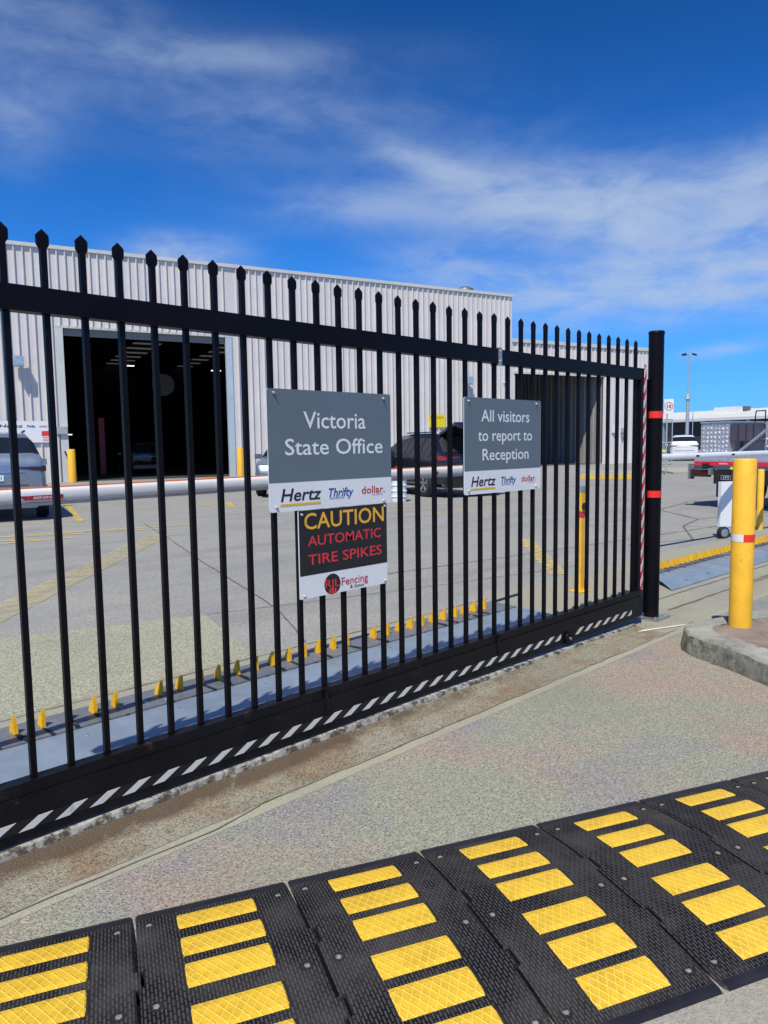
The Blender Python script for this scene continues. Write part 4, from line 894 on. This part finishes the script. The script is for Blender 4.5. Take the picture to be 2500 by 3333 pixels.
def car(label, loc, heading, paint, Lk=1.0, Wk=.93, tail_open=False, plate_txt=None, cat="car", hk=1.0, name="parked_car"):
    """x forward from the rear bumper, y left"""
    t = thing(name, label, cat, loc, heading, 'cars parked in the yard')
    st_ = [(0.0, 1.05, 1.07, .90), (.05, 1.13, 1.18, .965), (.13, 1.14, 1.27, .985), (.42, 1.10, 1.60, 1.0), (.62, 1.07, 1.665, 1.0), (1.15, 1.06, 1.70, 1.0), (1.95, 1.05, 1.70, 1.0), (2.55, 1.04, 1.655, 1.0), (3.40, 1.02, 1.09, 1.0), (4.05, .96, .99, .98), (4.45, .86, .88, .93), (4.62, .60, .62, .82)]
    def sec(s):
        x, bl, rf, w = s; x *= Lk; w *= Wk; bl *= hk; rf *= hk; h = max(0, rf - bl); wr = w * (.955 - .20 * h / .65); zb = .25 if 0.02 < x < 4.5 else .32
        return [(x, 0, zb), (x, w * .8, zb), (x, w * .965, zb + .12), (x, w, .66), (x, w * .965, bl), (x, wr, bl + h * .80), (x, wr * .86, rf), (x, 0, rf + .02 * (h > .2))]
    full = []
    for s in st_:
        h = sec(s); full.append(h + [(x, -y, z) for x, y, z in reversed(h[1:-1])])
    n = len(full[0]); bm = bmesh.new(); V = [[bm.verts.new(p) for p in f] for f in full]
    for a, b in zip(V, V[1:]):
        for j in range(n): bm.faces.new((a[j], a[(j + 1) % n], b[(j + 1) % n], b[j]))
    bm.faces.new(V[0]); bm.faces.new(list(reversed(V[-1]))); bmesh.ops.recalc_face_normals(bm, faces=bm.faces[:])
    body = obj("body", bm, paint, t, smooth=True)
    def panel(nm, i0, i1, js, mt_, off=.006, f0=0.0, f1=1.0):
        bm = bmesh.new()
        for i in range(i0, i1):
            for j in js:
                a, b, c, d_ = (Vector(full[i][j % n]), Vector(full[i][(j + 1) % n]), Vector(full[i + 1][(j + 1) % n]), Vector(full[i + 1][j % n]))
                nr = (b - a).cross(d_ - a)
                if nr.length < 1e-9: nr = (c - b).cross(d_ - b)
                nr.normalize()
                cen = Vector((a.x, 0, .8))
                if nr.dot((a + c) / 2 - cen) < 0: nr = -nr
                u0 = f0 if i == i0 else 0; u1 = f1 if i == i1 - 1 else 1
                a2, d2 = a.lerp(d_, u0), a.lerp(d_, u1); b2, c2 = b.lerp(c, u0), b.lerp(c, u1)
                bm.faces.new([bm.verts.new(p + nr * off) for p in (a2, b2, c2, d2)])
        bmesh.ops.remove_doubles(bm, verts=bm.verts[:], dist=.003); bmesh.ops.recalc_face_normals(bm, faces=bm.faces[:])
        return obj(nm, bm, mt_, t)
    for js in ([4], [n - 5]):
        panel("side_window", 4, 5, js, M['glass'], f0=.05, f1=.93); panel("side_window", 5, 6, js, M['glass'], f0=.02, f1=.96); panel("side_window", 6, 8, js, M['glass'], f0=.03, f1=.8)
    panel("windscreen", 7, 8, [5, 6, n - 7, n - 6], M['glass'], f0=.05, f1=.95)
    if tail_open:
        panel("cargo_shade_panel", 1, 3, [5, 6, n - 7, n - 6], M['blackp'], f0=.1)  # black panels stand in for the shade inside the open cargo space
        obj("cargo_shade_panel", B(-.012, .02, -.62, .62, .58, .93), M['blackp'], t)
        bm = bmesh.new(); W = Wk * .74; hx, hz_ = .5 * Lk, 1.665 * hk
        prof_ = [(0, 0, W), (-.42, .16, W * 1.04), (-.80, .26, W * 1.06), (-.95, .18, W * 1.02)]
        up_ = [[bm.verts.new((hx + x, s * w, hz_ + z + .03)) for s in (-1, 1)] for x, z, w in prof_]; dn = [[bm.verts.new((hx + x, s * w, hz_ + z - .05)) for s in (-1, 1)] for x, z, w in prof_]
        for q in range(3):
            bm.faces.new((up_[q][0], up_[q][1], up_[q + 1][1], up_[q + 1][0])); bm.faces.new((dn[q][1], dn[q][0], dn[q + 1][0], dn[q + 1][1]))
            for s in (0, 1): bm.faces.new((up_[q][s], up_[q + 1][s], dn[q + 1][s], dn[q][s]))
        bm.faces.new((up_[0][0], up_[0][1], dn[0][1], dn[0][0])); bm.faces.new((up_[3][0], up_[3][1], dn[3][1], dn[3][0])); bmesh.ops.recalc_face_normals(bm, faces=bm.faces[:])
        obj("tailgate", bm, paint, t)
        bm = bmesh.new()
        for s in (-1, 1): cyl(bm, (.16, s * .66, 1.02), (-.05, s * .68, 1.66), .016, n=8)
        obj("gas_strut", bm, M['chrome'], t)
    else:
        panel("rear_window", 2, 3, [5, 6, n - 7, n - 6], M['glass'], f0=.08, f1=.95)
        obj("tailgate_trim", B(-.012, .03, -.55 * Wk / .93, .55 * Wk / .93, .955, .968), M['chrome'], t)
        bm = B(-.010, .03, -.62, .62, .70, .715); obj("tailgate_trim", bm, M['blackp'], t)
    for s in (-1, 1):
        bm = bmesh.new(); kk = Wk / .93; f = [(-.010, .38, 1.045, 1.060), (-.010, .84 * kk, .975, 1.065), (.055, .915 * kk, .965, 1.085), (.20, .935 * kk, .985, 1.09), (.38, .945 * kk, 1.04, 1.085)]
        for (xa, ya, za, zc), (xb, yb, zb_, zd) in zip(f, f[1:]):
            bm.faces.new([bm.verts.new(p) for p in ((xa, s * ya, za), (xb, s * yb, zb_), (xb, s * yb, zd), (xa, s * ya, zc))])
        obj("tail_lamp", bm, M['taillight'] if tail_open else M['darklamp'], t)
        obj("headlight", B(4.28 * Lk, 4.50 * Lk, s * .62 - .17, s * .62 + .17, .70, .80), M['headlight'], t, bevel=.03)
        obj("mirror", B(2.95 * Lk, 3.10 * Lk, s * (Wk + .10) - .10, s * (Wk + .10) + .10, 1.04, 1.18), paint, t, bevel=.03)
        obj("roof_rail", B(.8 * Lk, 2.3 * Lk, s * Wk * .66 - .015, s * Wk * .66 + .015, 1.715 * hk, 1.745 * hk), M['blackp'], t)
    obj("rear_bumper", B(-.05, .14, -Wk * .86, Wk * .86, .30, .50), paint if not tail_open else M['blackp'], t, bevel=.04)
    obj("grille", B(4.42 * Lk, 4.60 * Lk, -.42, .42, .46, .70), M['blackp'], t, bevel=.02)
    if plate_txt:
        obj("number_plate", B(-.022, -.012, -.19, .19, .80, .91), M['white'], t)
        pl = bpy.data.objects.new("plate_lettering", None); bpy.data.objects.remove(pl)
        tx = text("lettering", plate_txt, t, M['navy'], -.15, .15, .825, .062, 0); tx.matrix_local = Matrix.Translation((-.0235, 0, 0)) @ Matrix.Rotation(R(-90), 4, 'Z')
        bm = bmesh.new(); bmesh.ops.create_circle(bm, segments=20, radius=.055); bm.free()
        bm = bmesh.new()
        for k in range(20):
            a0, a1 = 2 * math.pi * k / 20, 2 * math.pi * (k + 1) / 20; cyl(bm, (-.02, .075 * math.cos(a0), 1.00 + .042 * math.sin(a0)), (-.02, .075 * math.cos(a1), 1.00 + .042 * math.sin(a1)), .006, n=6)
        obj("badge", bm, M['chrome'], t)
    r, w = .345, .23
    for xw in (.86 * Lk, 3.62 * Lk):
        for s in (-1, 1):
            yy = s * (Wk - .082)
            o = obj("arch", cyl(bmesh.new(), (xw, s * (Wk - .02), r + .03), (xw, s * (Wk + .004), r + .03), r + .065, n=28), M['blackp'], t)
            wo = obj("wheel", wheel_bm(r, w), M['tyre'], t, loc=(xw, yy + s * .012, r), smooth=True)
            obj("rim", rim_bm(r, w, s), M['rim'], wo)
    return t
HB = R(74.36)
def rear_at(pt, side, heading, half):   # a rear corner on the ground -> origin at the middle of the rear bumper
    d = Vector((math.cos(heading), math.sin(heading))); l = Vector((-d.y, d.x)); return (*(Vector(pt) - l * side * half), 0)
car("silver car seen from behind, parked facing the warehouse left of the roller door", rear_at((4.36, 12.40), -1, HB, .93), HB, M['silver'], 1.06, .95, plate_txt="1WJ-1", hk=1.03)
dd = Vector((math.cos(HB), math.sin(HB)))
p = Vector((13.35, 10.52)) - dd * .86; car("dark car with its tailgate raised, parked facing the warehouse", rear_at(p, 1, HB, .93), HB, M['darkcar'], 1.0, .93, tail_open=True, hk=.99)
hf = R(225); d_ = Vector((math.cos(hf), math.sin(hf))); l_ = Vector((-d_.y, d_.x)); front = Vector((10.97, 14.74))
org = front - d_ * 3.62 + l_ * .93; car("blue grey car mostly hidden behind the larger grey gate sign", (org.x, org.y, 0), hf, M['bluecar'], 1.0, .93)
car("unlit car standing inside the warehouse behind the roller door", (*on_wall(-2.4, 7.0, 0)[:2], 0), HB, M['darkcar'], 1.0, .93)
def at_px(right, dep):   # camera-frame ground point
    return (-.794 + dep * math.sin(YAW) + right * math.cos(YAW), -2.595 + dep * math.cos(YAW) - right * math.sin(YAW))
q = at_px(20.7, 50); car("white hatchback parked far off behind the right-hand boom arm", (*q, 0), R(27), M['whitecar'], .95, .92, hk=1.04)
q = at_px(18.9, 52); car("dark grey car parked far off behind the wire mesh gate", (*q, 0), R(27), M['bluecar'], .95, .9, hk=1.04)

# white tub, red box behind the gate
t = thing("white_drum", "white ribbed plastic drum on the yard beside the dark car's rear wheel", "drum", (11.83, 9.97, 0))
bm = bmesh.new(); pr = []
for i in range(4): pr += [(.185, .14 * i), (.19, .14 * i + .11), (.205, .14 * i + .115), (.205, .14 * i + .135), (.187, .14 * i + .139)]
lathe(bm, pr, n=24); obj("drum", bm, M['white'], t, smooth=True)
t = thing("red_fuel_can", "red plastic fuel can resting on the white drum beside the grey sign", "fuel can", (11.83, 9.97, .559))
obj("can_body", B(-.15, .15, -.1, .1, 0, .26), M['redbox'], t, bevel=.03); bm = bmesh.new(); box(bm, -.1, .1, -.015, .015, .285, .31); box(bm, -.1, -.075, -.015, .015, .25, .29); box(bm, .075, .1, -.015, .015, .25, .29); obj("handle", bm, M['redbox'], t)

# ------------------------------------------------------------------ tray truck (rear faces the camera)
tk = thing("tray_truck", "flatbed tray truck with red tailboard and chequer plate box behind the boom arm", "truck", (14.573, 3.878, 0), R(254.36))
obj("tray_deck", B(-.02, 2.15, .02, 3.6, .985, 1.10), M['alu'], tk)
obj("tailboard", B(0, 2.13, -.02, .019, .875, .955), M['redstrip'], tk)
obj("tailboard_edge", B(0, 2.13, -.018, .019, .9565, 1.0), M['alu'], tk)
obj("rear_beam", B(-.10, 2.2, .02, .14, .79, .872), M['armgrey'], tk)
text("lettering", "www.allroad.com", tk, M['white'], .60, 1.45, .898, .036, -.022, 0, .01) if False else text("lettering", "www.", tk, M['white'], .59, .80, .898, .045, -.022, 0, .01)
obj("reflector", B(.84, .93, -.006, .018, .80, .865), M['lime'], tk)
lm = obj("tail_lamp", B(-.06, .36, -.05, .06, .635, .785), M['darklamp'], tk, bevel=.01)
obj("lamp_guard", B(-.115, -.075, -.07, .09, .58, .90), M['armgrey'], tk); obj("lamp_guard", B(.375, .43, -.06, .09, .68, .82), M['armgrey'], tk)
obj("tow_light", B(.24, .36, -.08, -.022, .80, .92), M['blackp'], tk, bevel=.02)
obj("number_plate", B(.655, .885, -.03, -.018, .59, .68), M['blackp'], tk)
bm = bmesh.new(); box(bm, .655, .885, -.036, -.031, .672, .68); box(bm, .655, .885, -.036, -.031, .59, .598); box(bm, .655, .663, -.036, -.031, .598, .672); box(bm, .877, .885, -.036, -.031, .598, .672); obj("plate_rim", bm, M['alu'], tk)
text("lettering", "1FT", tk, M['white'], .71, .85, .607, .052, -.033)
bm = bmesh.new(); box(bm, .50, 1.72, .06, 5.2, .60, .80); box(bm, .46, 1.76, .0, .10, .50, .78); obj("chassis", bm, M['blackp'], tk)
obj("mud_flap", B(.44, .60, .12, .18, .22, .80), M['blackp'], tk); obj("mud_flap", B(1.62, 1.78, .12, .18, .22, .80), M['blackp'], tk)
for x in (.36, .62, 1.58, 1.84):
    for y in (1.0, 4.9):
        if y > 4 and x in (.62, 1.58): continue
        bm = wheel_bm(.40, .22); bm.transform(Matrix.Rotation(R(90), 4, 'Z')); o = obj("wheel", bm, M['tyre'], tk, loc=(x, y, .40), smooth=True)
obj("chequer_box", B(.04, .70, .12, 1.6, 1.115, 1.745), M['checker'], tk)
obj("box_lid", B(.03, .71, .10, 1.62, 1.746, 1.77), M['alu'], tk)
bm = B(.712, 1.40, .14, 1.6, 1.365, 1.72)
obj("dark_locker", bm, M['crate'], tk)
bm = bmesh.new()
for x in (.89, 1.06, 1.22): box(bm, x, x + .012, .132, .139, 1.38, 1.70)
obj("locker_seams", bm, M['blackp'], tk)
bm = bmesh.new(); box(bm, .75, 1.38, .5, 1.5, 1.105, 1.36); obj("toolbox", bm, M['armgrey'], tk)
bm = bmesh.new()
for a, b in (((1.225, .2, 1.95), (1.425, .2, 1.95)), ((1.225, .2, 1.95), (1.205, .2, 1.725)), ((1.425, .2, 1.95), (1.42, .2, 1.725)), ((1.225, .2, 1.78), (1.425, .2, 1.78))): cyl(bm, a, b, .011, n=6)
obj("rack_frame", bm, M['black'], tk)
bm = bmesh.new(); cyl(bm, (.98, -.0, 1.12), (1.75, .0, 1.69), .028, n=10); obj("stay_bar", bm, M['pole'], tk, smooth=True)
bm = bmesh.new(); 
for x in (1.46, 1.75, 2.05): cyl(bm, (x, .2, 1.1), (x, .2, 1.7), .02, n=8)
for z in (1.25, 1.4, 1.55, 1.7): cyl(bm, (1.42, .2, z), (2.1, .2, z), .014, n=6)
obj("rack_rails", bm, M['alu'], tk)
obj("load", B(1.5, 2.05, .5, 1.6, 1.105, 1.5), M['crate'], tk)
bm = B(.02, 2.1, 3.8, 5.6, .75, 2.3); cab = obj("cab", bm, M['whitecar'], tk, bevel=.1); obj("rear_window", B(.4, 1.7, 3.79, 3.799, 1.6, 2.1), M['glass'], cab)
# white wheeled board
t = thing("wheeled_board", "white board on a small wheel standing beside the yellow bollards", "cart", (9.76, 1.44, 0), R(-30))
obj("board", B(-.06, .36, -.03, .03, .17, .805), M['white'], t, bevel=.012)
bm = wheel_bm(.085, .07); w_ = obj("wheel", bm, M['tyre'], t, loc=(0, -.02, .085), smooth=True)
bm = bmesh.new(); lathe(bm, [(.058, -.037), (.05, -.041), (.02, -.046), (.004, -.048)], axis='Y', n=20); obj("hub_cap", bm, M['rim'], w_, smooth=True)
bm = wheel_bm(.085, .07); obj("wheel", bm, M['tyre'], t, loc=(.34, -.02, .085), smooth=True)

# ------------------------------------------------------------------ far background on the right
q = at_px(11.75, 30); t = thing("speed_sign", "round ten speed limit sign on a pole far behind the black post", "sign", (*q, 0), R(-44))
obj("pole", cyl(bmesh.new(), (-.05, .03, 0), (-.05, .03, 2.95), .03, n=8), M['pole'], t)
obj("panel", plate(rounded(-.19, .19, 2.5, 3.1, .03), -.01, .0), M['white'], t)
bm = bmesh.new(); n = 36
for i in range(n):
    a0, a1 = 2 * math.pi * i / n, 2 * math.pi * (i + 1) / n; f = bm.faces.new([bm.verts.new((r_ * math.cos(a), -.012, 2.80 + r_ * math.sin(a))) for r_, a in ((.145, a0), (.145, a1), (.175, a1), (.175, a0))])
obj("red_ring", bm, M['redbox'], t); text("lettering", "10", t, M['navy'], -.085, .10, 2.725, .15, -.013, 0, .03)
q = at_px(16.4, 42); t = thing("mesh_gate", "grey wire mesh gate leaf far behind the black post", "gate", (*q, 0), R(-44))
bm = bmesh.new()
for a, b in (((-1.6, 0, .1), (.28, 0, .1)), ((-1.6, 0, 2.62), (.28, 0, 2.62)), ((.28, 0, 0), (.28, 0, 2.62)), ((-1.6, 0, 0), (-1.6, 0, 2.62)), ((-1.6, 0, 1.3), (.28, 0, 1.3))): cyl(bm, a, b, .03, n=8)
obj("frame", bm, M['pole'], t)
bm = bmesh.new()
for i in range(1, 19): cyl(bm, (-1.6 + i * .1, 0, .1), (-1.6 + i * .1, 0, 2.62), .006, n=4, caps=False)
for i in range(1, 26): cyl(bm, (-1.6, .004, .1 + i * .1), (.28, .004, .1 + i * .1), .006, n=4, caps=False)
obj("mesh", bm, M['wire'], t)
obj("tag_plate", B(-.35, -.02, -.03, -.02, .78, .88), M['lime'], t)
q = at_px(33.4, 80); t = thing("light_pole", "tall slim grey light pole with twin lamp heads against the sky", "light pole", (*q, 0), R(-44))
bm = bmesh.new(); cyl(bm, (0, 0, 0), (0, 0, 5.9), .20, .17, n=14); obj("lower_pole", bm, M['pole'], t, smooth=True)
bm = bmesh.new(); cyl(bm, (0, 0, 6.0), (0, 0, 10.8), .06, .05, n=10); obj("upper_pole", bm, M['pole'], t, smooth=True)
bm = bmesh.new(); cyl(bm, (0, 0, 5.9), (0, 0, 6.5), .30, .12, n=12); box(bm, -.35, .35, -.08, .08, 5.95, 6.08); obj("joint_collar", bm, M['pole'], t)
obj("cross_arm", B(-.75, .75, -.04, .04, 10.72, 10.8), M['pole'], t)
for s in (-1, 1):
    bm = B(-.22, .22, -.2, .2, -.06, .06); o = obj("lamp_head", bm, M['blackp'], t, loc=(s * .55, -.1, 10.7), bevel=.04); o.rotation_euler = (R(25), R(s * 12), 0)
a, b = Vector(at_px(41.5, 112)), Vector(at_px(52.6, 92)); d = (b - a); ang = math.atan2(d.y, d.x)
t = thing("far_shed", "long low white roofed shed across the far side of the yard", "building", (a.x, a.y, 0), ang)
Lf = d.length
obj("wall", B(-8, Lf + 60, 1.5, 2.0, 0, 4.3), M['fardark'], t)
bm = bmesh.new(); f = [bm.verts.new(p) for p in ((-8, .5, 4.15), (Lf + 60, .5, 4.15), (Lf + 60, .5, 4.55), (-8, .5, 4.55), (-8, 12, 6.1), (Lf + 60, 12, 6.1), (-8, 12, 4.15), (Lf + 60, 12, 4.15))]
for k in ((0, 1, 2, 3), (3, 2, 5, 4), (4, 5, 7, 6), (6, 7, 1, 0), (0, 3, 4, 6), (1, 7, 5, 2)): bm.faces.new([f[i] for i in k])
bmesh.ops.recalc_face_normals(bm, faces=bm.faces[:]); obj("roof", bm, M['farwhite'], t)
for k in range(4): obj("column", B(-6 + k * 7, -5.6 + k * 7, .8, 1.2, 0, 4.15), M['pole'], t)
obj("roof_unit", B(4.6, 8.4, 8, 10, 5.3, 6.35), M['cabinet'], t); obj("roof_unit", B(9.4, 10.0, 8, 9, 5.3, 6.3), M['wire'], t)
obj("downpipe", cyl(bmesh.new(), (6.8, .4, 0), (6.8, .4, 5.6), .06, n=6), M['pole'], t)
# far kerb and verge
d1, d2 = at_px(8, 35.6), at_px(30, 35.6); e1, e2 = at_px(8, 29.8), at_px(30, 31.5)
t = thing("far_kerb", "low pale concrete kerb strip crossing the yard behind the truck", "kerb")
a, b, c, e = Vector(at_px(13.0, 36)), Vector(at_px(22, 37)), Vector(at_px(22, 31)), Vector(at_px(12.2, 30.5))
obj("slab", prism(bmesh.new(), [a, b, c, e], -.003, .06), M['path'], t)
